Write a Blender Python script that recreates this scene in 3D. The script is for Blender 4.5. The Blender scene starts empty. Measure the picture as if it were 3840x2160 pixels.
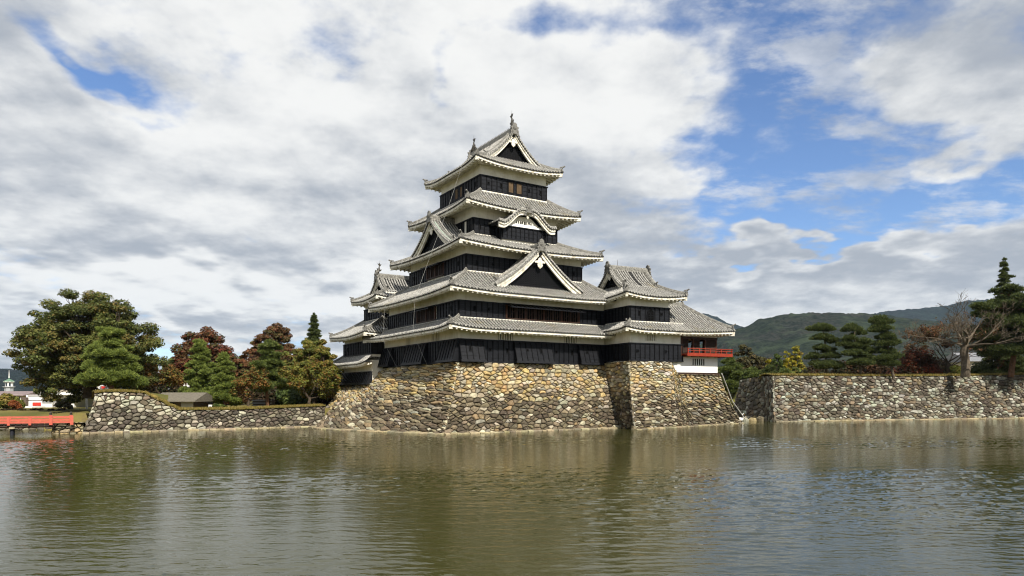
import bpy, math, random
import numpy as np
from mathutils import Matrix, Vector, noise as mnoise

# ------------------------------------------------------------------ scene, camera, light
S = bpy.context.scene
COL = S.collection
FPX, YH, CX, EYE = 2560.0, 1465.0, 1920.0, 3.97      # the photograph's focal length, horizon row, centre column; eye height above water

cam = bpy.data.objects.new('camera', bpy.data.cameras.new('camera'))
COL.objects.link(cam)
cam.location = (0, 0, EYE)
cam.rotation_euler = (math.radians(90), 0, 0)
cam.data.sensor_width = 36
cam.data.lens = 24
cam.data.shift_y = (YH - 1080) / 3840
cam.data.clip_start = 0.3
cam.data.clip_end = 30000
S.camera = cam

SUN_H = Vector((0.42, -0.907, 0)).normalized()         # horizontal direction towards the sun
SUN_EL = math.radians(42)
SDIR = Vector((SUN_H.x * math.cos(SUN_EL), SUN_H.y * math.cos(SUN_EL), math.sin(SUN_EL)))
sun = bpy.data.objects.new('sun', bpy.data.lights.new('sun', 'SUN'))
COL.objects.link(sun)
sun.data.energy = 4.6
sun.data.angle = math.radians(0.5)
sun.data.color = (1.0, 0.93, 0.82)
sun.rotation_euler = SDIR.to_track_quat('Z', 'Y').to_euler()
sun.location = (60, -40, 60)

S.view_settings.view_transform = 'Standard'
S.view_settings.look = 'None'
S.view_settings.gamma = 1
S.view_settings.use_curve_mapping = False
S.view_settings.exposure = 0.45
S.cycles.use_denoising = True
S.cycles.filter_width = 1.1
S.cycles.max_bounces = 6
S.cycles.diffuse_bounces = 3
S.cycles.glossy_bounces = 3
S.cycles.transmission_bounces = 3
S.cycles.transparent_max_bounces = 4
S.cycles.caustics_reflective = False
S.cycles.caustics_refractive = False


class NT:
    """small helper to write node graphs"""
    def __init__(self, tree):
        self.t = tree
        self.n = tree.nodes
        self.l = tree.links
    def new(self, typ, **kw):
        nd = self.n.new(typ)
        for k, v in kw.items():
            setattr(nd, k, v)
        return nd
    def put(self, sock, v):
        if hasattr(v, 'is_output'):
            self.l.new(v, sock)
        elif v is not None:
            sock.default_value = v
    def m(self, op, a, b=None, c=None, clamp=False):
        nd = self.new('ShaderNodeMath', operation=op, use_clamp=clamp)
        self.put(nd.inputs[0], a)
        if b is not None: self.put(nd.inputs[1], b)
        if c is not None: self.put(nd.inputs[2], c)
        return nd.outputs[0]
    def smooth(self, v, a, b):
        nd = self.new('ShaderNodeMapRange', interpolation_type='SMOOTHSTEP')
        self.put(nd.inputs[0], v); nd.inputs[1].default_value = a; nd.inputs[2].default_value = b
        return nd.outputs[0]
    def lin(self, v, a, b, c=0.0, d=1.0):
        nd = self.new('ShaderNodeMapRange')
        self.put(nd.inputs[0], v)
        for i, q in enumerate((a, b, c, d)): nd.inputs[i + 1].default_value = q
        return nd.outputs[0]
    def noise(self, vec, scale, detail=4, rough=0.55, dist=0.0, dim='3D'):
        nd = self.new('ShaderNodeTexNoise', noise_dimensions=dim)
        if vec is not None: self.l.new(vec, nd.inputs['Vector'])
        nd.inputs['Scale'].default_value = scale
        nd.inputs['Detail'].default_value = detail
        nd.inputs['Roughness'].default_value = rough
        nd.inputs['Distortion'].default_value = dist
        return nd.outputs[0]
    def mix(self, f, a, b, blend='MIX'):
        nd = self.new('ShaderNodeMix', data_type='RGBA', blend_type=blend)
        self.put(nd.inputs[0], f)
        for s, v in ((nd.inputs[6], a), (nd.inputs[7], b)):
            if isinstance(v, tuple) and len(v) == 3: v = v + (1,)
            self.put(s, v)
        return nd.outputs[2]
    def comb(self, x, y, z):
        nd = self.new('ShaderNodeCombineXYZ')
        for i, q in enumerate((x, y, z)): self.put(nd.inputs[i], q)
        return nd.outputs[0]
    def sep(self, v):
        nd = self.new('ShaderNodeSeparateXYZ'); self.l.new(v, nd.inputs[0])
        return nd.outputs
    def mapping(self, vec, scale=(1, 1, 1), loc=(0, 0, 0), rot=(0, 0, 0)):
        nd = self.new('ShaderNodeMapping'); self.l.new(vec, nd.inputs[0])
        nd.inputs['Scale'].default_value = scale; nd.inputs['Location'].default_value = loc
        nd.inputs['Rotation'].default_value = rot
        return nd.outputs[0]


# ------------------------------------------------------------------ sky: daylight blue with broken cumulus
W = bpy.data.worlds.new('World')
S.world = W
W.use_nodes = True
W.cycles.sampling_method = 'MANUAL'
W.cycles.sample_map_resolution = 512
g = NT(W.node_tree)
for nd in list(g.n): g.n.remove(nd)
out = g.new('ShaderNodeOutputWorld')
bg = g.new('ShaderNodeBackground')
g.l.new(bg.outputs[0], out.inputs[0])
sky = g.new('ShaderNodeTexSky', sky_type='NISHITA')
sky.sun_disc = False
sky.sun_elevation = SUN_EL
sky.sun_rotation = math.atan2(SUN_H.x, SUN_H.y)
sky.altitude = 600
sky.air_density = 1.0
sky.dust_density = 0.4
sky.ozone_density = 2.0
tc = g.new('ShaderNodeTexCoord')
D = tc.outputs['Generated']
dx, dy, dz = g.sep(D)
az = g.m('ARCTAN2', dx, dy)
el = g.m('ARCSINE', dz)
zz = g.m('ADD', g.m('MAXIMUM', dz, 0.0), 0.20)
cp = g.comb(g.m('DIVIDE', dx, zz), g.m('DIVIDE', dy, zz), 0.0)
def deck(ofs):
    b1 = g.noise(g.mapping(cp, loc=(3.1 + ofs[0], 1.7 + ofs[1], 0)), 1.25, 7, 0.58, 0.0, dim='2D')
    return b1
big = deck((0, 0))
fine = g.noise(g.mapping(cp, loc=(7.7, 4.2, 0)), 5.2, 5, 0.62, 0.0, dim='2D')
fine2 = g.noise(g.mapping(cp, loc=(2.9, 6.1, 0)), 13.0, 4, 0.6, 0.0, dim='2D')
dens = g.m('ADD', g.m('ADD', big, g.m('MULTIPLY', g.m('SUBTRACT', fine, 0.5), 0.28)), g.m('MULTIPLY', g.m('SUBTRACT', fine2, 0.5), 0.16))
# openings in the cloud deck: (column, row, half-width, half-height, turn, depth) seen towards the castle
def aze(px, py):
    u, v = (px - CX) / FPX, (YH - py) / FPX
    return math.atan2(u, 1), math.atan2(v, math.hypot(u, 1))
gap = None
# brighter and darker masses of the deck: (column, row, half-width, half-height, amount)
LIGHTS = [(2200, 330, 420, 260, .45), (850, 480, 500, 160, .2), (600, 980, 500, 90, -.3), (1000, 1080, 800, 80, .5), (300, 1060, 400, 70, .45), (3100, 1000, 700, 110, -.06), (3300, 930, 300, 40, .35), (2800, 960, 200, 40, .3), (1500, 860, 500, 120, -.2), (3500, 330, 500, 150, .08), (2600, 850, 200, 90, .2), (150, 620, 300, 200, .1)]
GAPS = [(300, 240, 200, 50, -0.6, .30), (520, 345, 180, 65, -0.45, .31), (1230, 195, 110, 70, 0, .12), (2060, 40, 190, 70, 0.1, .34), (2380, 90, 190, 70, 0, .26),
        (1700, 290, 36, 110, -0.2, .15), (2900, 480, 230, 230, 0.15, .46), (3150, 720, 380, 130, 0, .46), (3560, 760, 440, 100, 0.05, .42), (2800, 720, 150, 170, 0, .2),
        (2950, 230, 160, 90, -.3, .14), (2900, 20, 260, 70, 0, .2), (3200, 400, 220, 100, -.5, .2), (3250, 130, 260, 90, .2, .15), (30, 560, 70, 30, 0, .12), (930, 770, 110, 40, -.3, .08),
        (2250, 380, 330, 260, 0, -.16), (3560, 200, 420, 150, 0.3, -.05), (3450, 500, 420, 60, .25, -.10), (3300, 1030, 600, 90, 0, -.08), (3050, 960, 460, 50, 0, -.18), (1000, 800, 900, 300, 0, -.08)]
wx = g.m('MULTIPLY', g.m('SUBTRACT', g.noise(cp, 3.0, 3, .6, dim='2D'), 0.5), 0.16)
wy = g.m('MULTIPLY', g.m('SUBTRACT', g.noise(g.mapping(cp, loc=(9, 9, 3)), 3.0, 3, .6, dim='2D'), 0.5), 0.16)
azw, elw = g.m('ADD', az, wx), g.m('ADD', el, wy)
ae = g.comb(azw, elw, 0.0)
for px, py, rx, ry, rot, dep in GAPS:
    a0, e0 = aze(px, py)
    mp = g.new('ShaderNodeMapping', vector_type='TEXTURE'); g.l.new(ae, mp.inputs[0])
    mp.inputs['Location'].default_value = (a0, e0, 0); mp.inputs['Rotation'].default_value = (0, 0, rot); mp.inputs['Scale'].default_value = (rx * 1.9 / FPX, ry * 1.9 / FPX, 1)
    ln = g.new('ShaderNodeVectorMath', operation='LENGTH'); g.l.new(mp.outputs[0], ln.inputs[0])
    mr = g.new('ShaderNodeMapRange', interpolation_type='SMOOTHSTEP'); g.l.new(ln.outputs['Value'], mr.inputs[0])
    for q, v in enumerate((0.0, 1.0, dep, 0.0)): mr.inputs[q + 1].default_value = v
    gap = mr.outputs[0] if gap is None else g.m('ADD', gap, mr.outputs[0])
gap = g.m('MINIMUM', gap, 0.40)
thick = g.m('SUBTRACT', g.m('ADD', dens, 0.165), gap)
cover = g.smooth(thick, 0.33, 0.63)
# light and shade within the cloud deck: relief towards the sun, darker where the deck is thick
sun_side = deck((-0.10 * SUN_H.x, -0.10 * SUN_H.y))
relief = g.m('MULTIPLY', g.m('SUBTRACT', big, sun_side), 3.0)
sh2 = g.noise(g.mapping(cp, loc=(1.0, 5.0, 0)), 0.9, 4, 0.5, dim='2D')
sv = g.m('ADD', g.m('ADD', relief, 0.46), g.m('MULTIPLY', g.m('SUBTRACT', sh2, 0.5), 1.3))
sv = g.m('ADD', sv, g.m('MULTIPLY', g.m('SUBTRACT', fine, 0.5), 0.5))
sv = g.m('SUBTRACT', sv, g.m('MULTIPLY', g.smooth(thick, 0.55, 0.95), 0.25))
for (px, py, rx, ry, am) in LIGHTS:
    a0, e0 = aze(px, py)
    mp = g.new('ShaderNodeMapping', vector_type='TEXTURE'); g.l.new(ae, mp.inputs[0])
    mp.inputs['Location'].default_value = (a0, e0, 0); mp.inputs['Scale'].default_value = (rx * 1.9 / FPX, ry * 1.9 / FPX, 1)
    ln = g.new('ShaderNodeVectorMath', operation='LENGTH'); g.l.new(mp.outputs[0], ln.inputs[0])
    mr = g.new('ShaderNodeMapRange', interpolation_type='SMOOTHSTEP'); g.l.new(ln.outputs['Value'], mr.inputs[0])
    for q, v in enumerate((0.0, 1.0, am, 0.0)): mr.inputs[q + 1].default_value = v
    sv = g.m('ADD', sv, mr.outputs[0])
lit = g.smooth(sv, -0.10, 0.92)
ccol = g.mix(lit, (0.31, 0.335, 0.375), (0.70, 0.70, 0.685))
skyc = g.mix(1.0, sky.outputs[0], (0.078, 0.092, 0.112), 'MULTIPLY')
veil = g.m('MULTIPLY', g.smooth(g.noise(g.mapping(cp, (1.0, 1.5, 1), loc=(2.3, 8.1, 0), rot=(0, 0, .5)), 3.4, 6, 0.62, 0.0, dim='2D'), 0.45, 0.70), 0.70)
cover = g.m('MAXIMUM', cover, veil)
final = g.mix(g.m('MULTIPLY', cover, 0.985), skyc, ccol)
g.l.new(final, bg.inputs[0])
bg.inputs[1].default_value = 1.0

# ------------------------------------------------------------------ pixel helpers and plan frames
def pix(px, py, Y):
    return Vector(((px - CX) / FPX * Y, Y, EYE + (YH - py) / FPX * Y))
def onz(px, py, z=0.0):
    Y = (EYE - z) * FPX / (py - YH)
    return Vector(((px - CX) / FPX * Y, Y, z))
AK = math.radians(32.2)                                # castle plan turned in the world
KO = Vector(((1721 - CX) / FPX * 65.0, 65.0, 0))       # near corner of the keep's ground floor
KR = Vector((math.cos(AK), math.sin(AK), 0)); KL = Vector((-math.sin(AK), math.cos(AK), 0))
AT = math.radians(26.0)                                # the attached turret stands at a slightly different angle
TO = Vector((12.2, 70.6, 0))
TR = Vector((math.cos(AT), math.sin(AT), 0)); TL = Vector((-math.sin(AT), math.cos(AT), 0))
def kw(i, j, z): return KO + KR * i + KL * j + Vector((0, 0, z))
def tw(i, j, z): return TO + TR * i + TL * j + Vector((0, 0, z))
def loc_i(px, j, O=KO, R=KR, L=KL):                    # position along the right-hand face for a column of the photo
    u = (px - CX) / FPX
    a = O + L * j
    return (u * a.y - a.x) / (R.x - u * R.y)
def loc_j(px, i, O=KO, R=KR, L=KL):
    u = (px - CX) / FPX
    a = O + R * i
    return (u * a.y - a.x) / (L.x - u * L.y)
# ------------------------------------------------------------------ materials
MATS = {}
def mat(name):
    m = bpy.data.materials.new(name); m.use_nodes = True
    t = NT(m.node_tree)
    b = t.n['Principled BSDF']
    MATS[name] = m
    return m, t, b
def objco(t): return t.new('ShaderNodeTexCoord').outputs['Object']
def bump(t, b, h, strength, dist):
    bn = t.new('ShaderNodeBump'); bn.inputs['Strength'].default_value = strength; bn.inputs['Distance'].default_value = dist
    t.l.new(h, bn.inputs['Height']); t.l.new(bn.outputs[0], b.inputs['Normal'])
def plain(name, col, rough=0.7, var=0.25, scale=3.0, spec=0.3, metal=0.0, bmp=0.0):
    m, t, b = mat(name)
    n = t.noise(objco(t), scale, 5, 0.6)
    f = t.lin(n, 0.3, 0.7)
    lo = tuple(c * (1 - var) for c in col); hi = tuple(min(1, c * (1 + var)) for c in col)
    t.l.new(t.mix(f, lo, hi), b.inputs['Base Color'])
    b.inputs['Roughness'].default_value = rough
    b.inputs['Specular IOR Level'].default_value = spec
    b.inputs['Metallic'].default_value = metal
    if bmp: bump(t, b, n, 0.5, bmp)
    return m

# lime plaster, grey streaks run down it
m, t, b = mat('plaster')
o = objco(t)
n1 = t.noise(t.mapping(o, (0.7, 0.7, 0.35)), 1.4, 6, 0.62)
n2 = t.noise(t.mapping(o, (3.2, 3.2, 0.35)), 1.6, 5, 0.6)
c = t.mix(t.smooth(n1, 0.38, 0.72), (0.93, 0.90, 0.80), (0.76, 0.72, 0.61))
c = t.mix(t.m('MULTIPLY', t.smooth(n2, 0.55, 0.8), 0.4), c, (0.50, 0.46, 0.38))
t.l.new(c, b.inputs['Base Color']); b.inputs['Roughness'].default_value = 0.85; b.inputs['Specular IOR Level'].default_value = 0.2
bump(t, b, t.noise(o, 9, 4), 0.15, 0.02)

# whitewashed parts: bargeboards, eaves
m, t, b = mat('white_trim')
o = objco(t)
n1 = t.noise(t.mapping(o, (1, 1, 1)), 2.3, 6, 0.65)
c = t.mix(t.smooth(n1, 0.42, 0.70), (0.88, 0.85, 0.75), (0.52, 0.47, 0.36))
t.l.new(c, b.inputs['Base Color']); b.inputs['Roughness'].default_value = 0.8; b.inputs['Specular IOR Level'].default_value = 0.2
plain('fresh_plaster', (0.93, 0.925, 0.90), 0.85, 0.03, 1.5, 0.2)

# black lacquered boards
m, t, b = mat('black_board')
o = objco(t)
n1 = t.noise(t.mapping(o, (1.2, 1.2, 6)), 2.0, 5, 0.6)
t.l.new(t.mix(t.lin(n1, .3, .75), (0.0045, 0.005, 0.0065), (0.0125, 0.014, 0.019)), b.inputs['Base Color'])
t.l.new(t.lin(n1, .3, .7, .40, .58), b.inputs['Roughness'])
b.inputs['Specular IOR Level'].default_value = 0.24
plain('black_batten', (0.0045, 0.0048, 0.006), 0.55, 0.3, 2, 0.15)
plain('void_black', (0.004, 0.004, 0.004), 0.9, 0.1, 2, 0.05)

# fired roof tiles: grey with lime, soot and lichen
m, t, b = mat('roof_tile')
o = objco(t)
n1 = t.noise(o, 0.55, 6, 0.6)
n2 = t.noise(o, 7.0, 4, 0.65)
n3 = t.noise(o, 2.1, 5, 0.6)
c = t.mix(t.smooth(n2, 0.34, 0.62), (0.13, 0.128, 0.12), (0.43, 0.42, 0.385))
c = t.mix(t.m('MULTIPLY', t.smooth(n3, 0.54, 0.74), 0.6), c, (0.12, 0.115, 0.105))
c = t.mix(t.m('MULTIPLY', t.smooth(n1, 0.56, 0.74), 0.5), c, (0.30, 0.25, 0.14))
t.l.new(c, b.inputs['Base Color']); b.inputs['Roughness'].default_value = 0.55; b.inputs['Specular IOR Level'].default_value = 0.35
m, t, b = mat('pan_tile')
o = objco(t)
n2 = t.noise(o, 6.0, 4, 0.65)
n3 = t.noise(o, 1.7, 5, 0.6)
c = t.mix(t.smooth(n2, 0.45, 0.75), (0.012, 0.012, 0.0115), (0.045, 0.044, 0.041))
c = t.mix(t.m('MULTIPLY', t.smooth(n3, 0.5, 0.7), 0.6), c, (0.022, 0.021, 0.02))
t.l.new(c, b.inputs['Base Color']); b.inputs['Roughness'].default_value = 0.7
plain('ridge_tile', (0.20, 0.195, 0.175), 0.6, 0.65, 5.0, 0.3, 0, 0.03)
plain('ornament_tile', (0.17, 0.165, 0.15), 0.55, 0.6, 9.0, 0.35)
plain('verdigris', (0.30, 0.37, 0.31), 0.7, 0.3, 4.0)
plain('bronze', (0.045, 0.04, 0.03), 0.5, 0.4, 8.0, 0.4)
plain('dark_wood', (0.032, 0.016, 0.009), 0.6, 0.4, 5.0)
plain('red_wood', (0.055, 0.021, 0.010), 0.6, 0.35, 5.0)
plain('vermilion', (0.26, 0.032, 0.013), 0.5, 0.25, 4.0)
plain('bridge_red', (0.52, 0.115, 0.075), 0.5, 0.15, 3.0)
plain('pale_wood', (0.17, 0.115, 0.065), 0.75, 0.3, 3.0)
plain('grey_shingle', (0.15, 0.135, 0.105), 0.85, 0.4, 7.0)
plain('cable', (0.55, 0.55, 0.52), 0.6, 0.1, 3.0)
plain('wall_gap', (0.045, 0.038, 0.027), 0.95, 0.4, 3.0, 0.05)
plain('kerb_stone', (0.36, 0.31, 0.20), 0.8, 0.3, 3.0)
plain('white_paint', (0.82, 0.82, 0.80), 0.6, 0.05, 2.0)
plain('red_paint', (0.62, 0.035, 0.02), 0.5, 0.1, 2.0)
plain('blue_cloth', (0.035, 0.16, 0.42), 0.8, 0.25, 6.0)
plain('dark_cloth', (0.02, 0.022, 0.03), 0.8, 0.2, 6.0)
plain('skin', (0.45, 0.27, 0.19), 0.6, 0.1, 6.0)
plain('hair', (0.012, 0.01, 0.009), 0.5, 0.2, 6.0)
plain('swan_white', (0.85, 0.85, 0.82), 0.7, 0.05, 6.0)
plain('beak', (0.6, 0.25, 0.03), 0.5, 0.1, 6.0)
plain('green_copper', (0.12, 0.22, 0.15), 0.6, 0.2, 3.0)
plain('purple_roof', (0.22, 0.17, 0.17), 0.7, 0.2, 3.0)
plain('slate_roof', (0.20, 0.205, 0.22), 0.6, 0.3, 4.0)
plain('tan_roof', (0.28, 0.24, 0.18), 0.8, 0.3, 4.0)
plain('beige_wall', (0.50, 0.45, 0.36), 0.8, 0.15, 2.0)
plain('glass_dark', (0.03, 0.04, 0.05), 0.15, 0.2, 2.0, 0.5)
plain('steel_grey', (0.40, 0.42, 0.44), 0.45, 0.1, 2.0, 0.4, 0.3)
plain('brown_panel', (0.10, 0.075, 0.06), 0.7, 0.2, 2.0)

# quarried stone: each piece carries its own colour
m, t, b = mat('stone')
a = t.new('ShaderNodeAttribute'); a.attribute_name = 'col'
geo = t.new('ShaderNodeNewGeometry')
p = geo.outputs['Position']
n1 = t.noise(p, 2.6, 7, 0.66)
n2 = t.noise(p, 9.0, 5, 0.6)
n3 = t.noise(p, 1.1, 5, 0.6)
c = t.mix(1.0, a.outputs['Color'], t.mix(t.lin(n1, .25, .75), (0.42, 0.41, 0.40), (1.45, 1.42, 1.34)), 'MULTIPLY')
c = t.mix(t.m('MULTIPLY', t.smooth(n2, 0.60, 0.70), 0.5), c, (0.42, 0.41, 0.35))
c = t.mix(t.m('MULTIPLY', t.smooth(n3, 0.56, 0.72), 0.45), c, (0.06, 0.055, 0.04))
t.l.new(c, b.inputs['Base Color']); b.inputs['Roughness'].default_value = 0.88; b.inputs['Specular IOR Level'].default_value = 0.2
bump(t, b, t.m('ADD', n1, t.m('MULTIPLY', n2, .5)), 0.8, 0.07)

# foliage: colour per leaf
m, t, b = mat('leaf')
a = t.new('ShaderNodeAttribute'); a.attribute_name = 'col'
t.l.new(a.outputs['Color'], b.inputs['Base Color'])
b.inputs['Roughness'].default_value = 0.6; b.inputs['Specular IOR Level'].default_value = 0.25
tr = t.new('ShaderNodeBsdfTranslucent'); t.l.new(a.outputs['Color'], tr.inputs[0])
mx = t.new('ShaderNodeMixShader'); mx.inputs[0].default_value = 0.36
t.l.new(b.outputs[0], mx.inputs[1]); t.l.new(tr.outputs[0], mx.inputs[2])
t.l.new(mx.outputs[0], t.n['Material Output'].inputs[0])
plain('bark', (0.075, 0.058, 0.042), 0.9, 0.45, 4.0, 0.1, 0, 0.05)
plain('pale_bark', (0.105, 0.085, 0.062), 0.9, 0.5, 2.5, 0.1, 0, 0.04)
plain('pine_bark', (0.16, 0.09, 0.055), 0.9, 0.4, 4.0, 0.1, 0, 0.05)
plain('grass', (0.25, 0.19, 0.055), 0.95, 0.4, 0.9, 0.05, 0, 0.05)

# ground: dry lawn and earth
m, t, b = mat('ground')
geo = t.new('ShaderNodeNewGeometry'); p = geo.outputs['Position']
n1 = t.noise(p, 0.12, 6, 0.6); n2 = t.noise(p, 1.6, 5, 0.65)
c = t.mix(t.smooth(n1, .4, .62), (0.20, 0.165, 0.055), (0.10, 0.105, 0.03))
c = t.mix(t.m('MULTIPLY', t.smooth(n2, .45, .7), .6), c, (0.13, 0.10, 0.06))
t.l.new(c, b.inputs['Base Color']); b.inputs['Roughness'].default_value = 0.95; b.inputs['Specular IOR Level'].default_value = 0.05
bump(t, b, n2, 0.6, 0.08)

# forested hills
def hillmat(name, a, b2, c2):
    m, t, b = mat(name)
    geo = t.new('ShaderNodeNewGeometry'); p = geo.outputs['Position']
    n1 = t.noise(p, 0.006, 5, 0.6); n2 = t.noise(p, 0.07, 5, 0.7)
    c = t.mix(t.smooth(n1, .38, .62), a, b2)
    c = t.mix(t.smooth(n2, .40, .60), c, c2)
    c = t.mix(t.m('MULTIPLY', t.smooth(t.noise(p, 0.016, 4, 0.6), .52, .66), .6), c, tuple(x * 1.9 for x in a))  # lighter patches imitate sunlit forest, put into the base colour
    t.l.new(c, b.inputs['Base Color']); b.inputs['Roughness'].default_value = 0.95; b.inputs['Specular IOR Level'].default_value = 0.02
    bump(t, b, n2, 1.0, 9.0)
hillmat('hill_near', (0.028, 0.038, 0.020), (0.040, 0.038, 0.032), (0.012, 0.018, 0.011))
hillmat('hill_far', (0.016, 0.024, 0.020), (0.020, 0.024, 0.024), (0.009, 0.015, 0.013))

# moat water
m, t, b = mat('water')
geo = t.new('ShaderNodeNewGeometry'); p = geo.outputs['Position']
h = t.noise(t.mapping(p, (2.0, 4.5, 1), rot=(0, 0, 0.1)), 1.6, 3, 0.5, 0.2)
n1 = t.noise(p, 0.05, 3, 0.5)
t.l.new(t.mix(t.lin(n1, .35, .65), (0.036, 0.038, 0.009), (0.050, 0.048, 0.015)), b.inputs['Base Color'])
b.inputs['Roughness'].default_value = 0.04; b.inputs['IOR'].default_value = 1.33; b.inputs['Specular IOR Level'].default_value = 0.5
bump(t, b, h, 0.5, 0.02)
# ------------------------------------------------------------------ mesh helpers
COUNT = {}
def tag(o, label=None, cat=None, group=None, kind=None):
    if label: o['label'] = label
    if cat: o['category'] = cat
    if group: o['group'] = group
    if kind: o['kind'] = kind
    return o
def empty(name, loc, rz=0.0, label=None, cat=None, group=None):
    o = bpy.data.objects.new(name, None); COL.objects.link(o)
    o.location = loc; o.rotation_euler = (0, 0, rz); o.empty_display_size = 0.5
    o['_inv'] = 0
    del o['_inv']
    return tag(o, label, cat, group)
def np_mesh(name, V, F, material, parent=None, smooth=False, vcol=None, loc=None, pinv=None):
    """V (n,3), F (m,k) arrays"""
    V = np.asarray(V, dtype=np.float32); F = np.asarray(F, dtype=np.int32)
    me = bpy.data.meshes.new(name)
    me.vertices.add(len(V)); me.vertices.foreach_set('co', V.ravel())
    k = F.shape[1]
    me.loops.add(F.size); me.loops.foreach_set('vertex_index', F.ravel())
    me.polygons.add(len(F)); me.polygons.foreach_set('loop_start', np.arange(0, F.size, k, dtype=np.int32))
    if vcol is not None:
        at = me.color_attributes.new('col', 'FLOAT_COLOR', 'POINT')
        cc = np.ones((len(V), 4), dtype=np.float32); cc[:, :3] = vcol
        at.data.foreach_set('color', cc.ravel())
    if smooth: me.polygons.foreach_set('use_smooth', np.ones(len(F), dtype=bool))
    me.materials.append(MATS[material]); me.update(calc_edges=True)
    o = bpy.data.objects.new(name, me); COL.objects.link(o)
    if loc is not None: o.location = loc
    if parent is not None:
        o.parent = parent
        if pinv is not None: o.matrix_parent_inverse = pinv
    return o

class MB:
    def __init__(self):
        self.v = []; self.f = []; self.c = []
    def add(self, vs, fs, col=None):
        o = len(self.v)
        self.v.extend([tuple(p) for p in vs])
        self.f.extend([tuple(i + o for i in q) for q in fs])
        if col is not None: self.c.extend([col] * len(vs))
        return self
    def join(self, other):
        return self.add(other.v, other.f)
    def box(self, x0, x1, y0, y1, z0, z1):
        vs = [(x, y, z) for z in (z0, z1) for y in (y0, y1) for x in (x0, x1)]
        return self.add(vs, [(0, 2, 3, 1), (4, 5, 7, 6), (0, 1, 5, 4), (2, 6, 7, 3), (0, 4, 6, 2), (1, 3, 7, 5)])
    def bar(self, p, q, w, h, up=(0, 0, 1)):
        """rectangular bar from p to q"""
        p, q = Vector(p), Vector(q); d = (q - p).normalized(); up = Vector(up)
        s = d.cross(up)
        if s.length < 1e-4: s = d.cross(Vector((1, 0, 0)))
        s.normalize(); u = s.cross(d).normalized()
        vs = [e + s * (a * w / 2) + u * (b * h / 2) for e in (p, q) for a, b in ((-1, -1), (1, -1), (1, 1), (-1, 1))]
        return self.add(vs, [(3, 2, 1, 0), (4, 5, 6, 7), (0, 1, 5, 4), (1, 2, 6, 5), (2, 3, 7, 6), (3, 0, 4, 7)])
    def tube(self, path, rad, n=6, cap=True):
        path = [Vector(p) for p in path]
        if not hasattr(rad, '__len__'): rad = [rad] * len(path)
        vs = []; prev = None
        for k, p in enumerate(path):
            d = (path[min(k + 1, len(path) - 1)] - path[max(k - 1, 0)])
            if d.length < 1e-6: d = Vector((0, 0, 1))
            d.normalize()
            a = prev if prev is not None else (Vector((1, 0, 0)) if abs(d.x) < .8 else Vector((0, 1, 0)))
            s = (a - d * a.dot(d))
            if s.length < 1e-5: s = d.orthogonal()
            s.normalize(); prev = s; u = d.cross(s)
            for i in range(n):
                t = 2 * math.pi * i / n
                vs.append(p + (s * math.cos(t) + u * math.sin(t)) * rad[k])
        fs = [(k * n + i, k * n + (i + 1) % n, (k + 1) * n + (i + 1) % n, (k + 1) * n + i) for k in range(len(path) - 1) for i in range(n)]
        if cap:
            fs.append(tuple(range(n))[::-1]); fs.append(tuple((len(path) - 1) * n + i for i in range(n)))
        return self.add(vs, fs)
    def sweep(self, path, prof, side=None, closed=True, cap=True):
        """sweep profile [(s,u)] along path; side = fixed horizontal side vector or None (computed)"""
        path = [Vector(p) for p in path]; n = len(prof); vs = []
        for k, p in enumerate(path):
            d = (path[min(k + 1, len(path) - 1)] - path[max(k - 1, 0)]).normalized()
            s = Vector(side) if side is not None else d.cross(Vector((0, 0, 1))).normalized()
            u = s.cross(d).normalized()
            if u.z < 0: u = -u
            for a, b in prof: vs.append(p + s * a + u * b)
        m = n if closed else n - 1
        fs = [(k * n + i, k * n + (i + 1) % n, (k + 1) * n + (i + 1) % n, (k + 1) * n + i) for k in range(len(path) - 1) for i in range(m)]
        if cap and closed:
            fs.append(tuple(range(n))[::-1]); fs.append(tuple((len(path) - 1) * n + i for i in range(n)))
        return self.add(vs, fs)
    def disc(self, c, nrm, r, th=0.05, n=8):
        c = Vector(c); nrm = Vector(nrm).normalized()
        s = nrm.orthogonal().normalized(); u = nrm.cross(s)
        ring = [(s * math.cos(2 * math.pi * i / n) + u * math.sin(2 * math.pi * i / n)) * r for i in range(n)]
        vs = [c + q for q in ring] + [c + q * .9 + nrm * th for q in ring]
        fs = [(i, (i + 1) % n, n + (i + 1) % n, n + i) for i in range(n)] + [tuple(n + i for i in range(n))]
        return self.add(vs, fs)
    def prism(self, poly, f, d0, d1):
        """extrude a 2-D outline; f(a,b,d) -> point"""
        n = len(poly)
        vs = [f(a, b, d0) for a, b in poly] + [f(a, b, d1) for a, b in poly]
        fs = [(i, (i + 1) % n, n + (i + 1) % n, n + i) for i in range(n)] + [tuple(range(n))[::-1], tuple(range(n, 2 * n))]
        return self.add(vs, fs)
    def lathe(self, prof, c=(0, 0, 0), n=12):
        vs = []; c = Vector(c)
        for r, z in prof:
            for i in range(n):
                t = 2 * math.pi * i / n; vs.append(c + Vector((r * math.cos(t), r * math.sin(t), z)))
        fs = [(k * n + i, k * n + (i + 1) % n, (k + 1) * n + (i + 1) % n, (k + 1) * n + i) for k in range(len(prof) - 1) for i in range(n)]
        fs += [tuple(range(n))[::-1], tuple((len(prof) - 1) * n + i for i in range(n))]
        return self.add(vs, fs)
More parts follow.
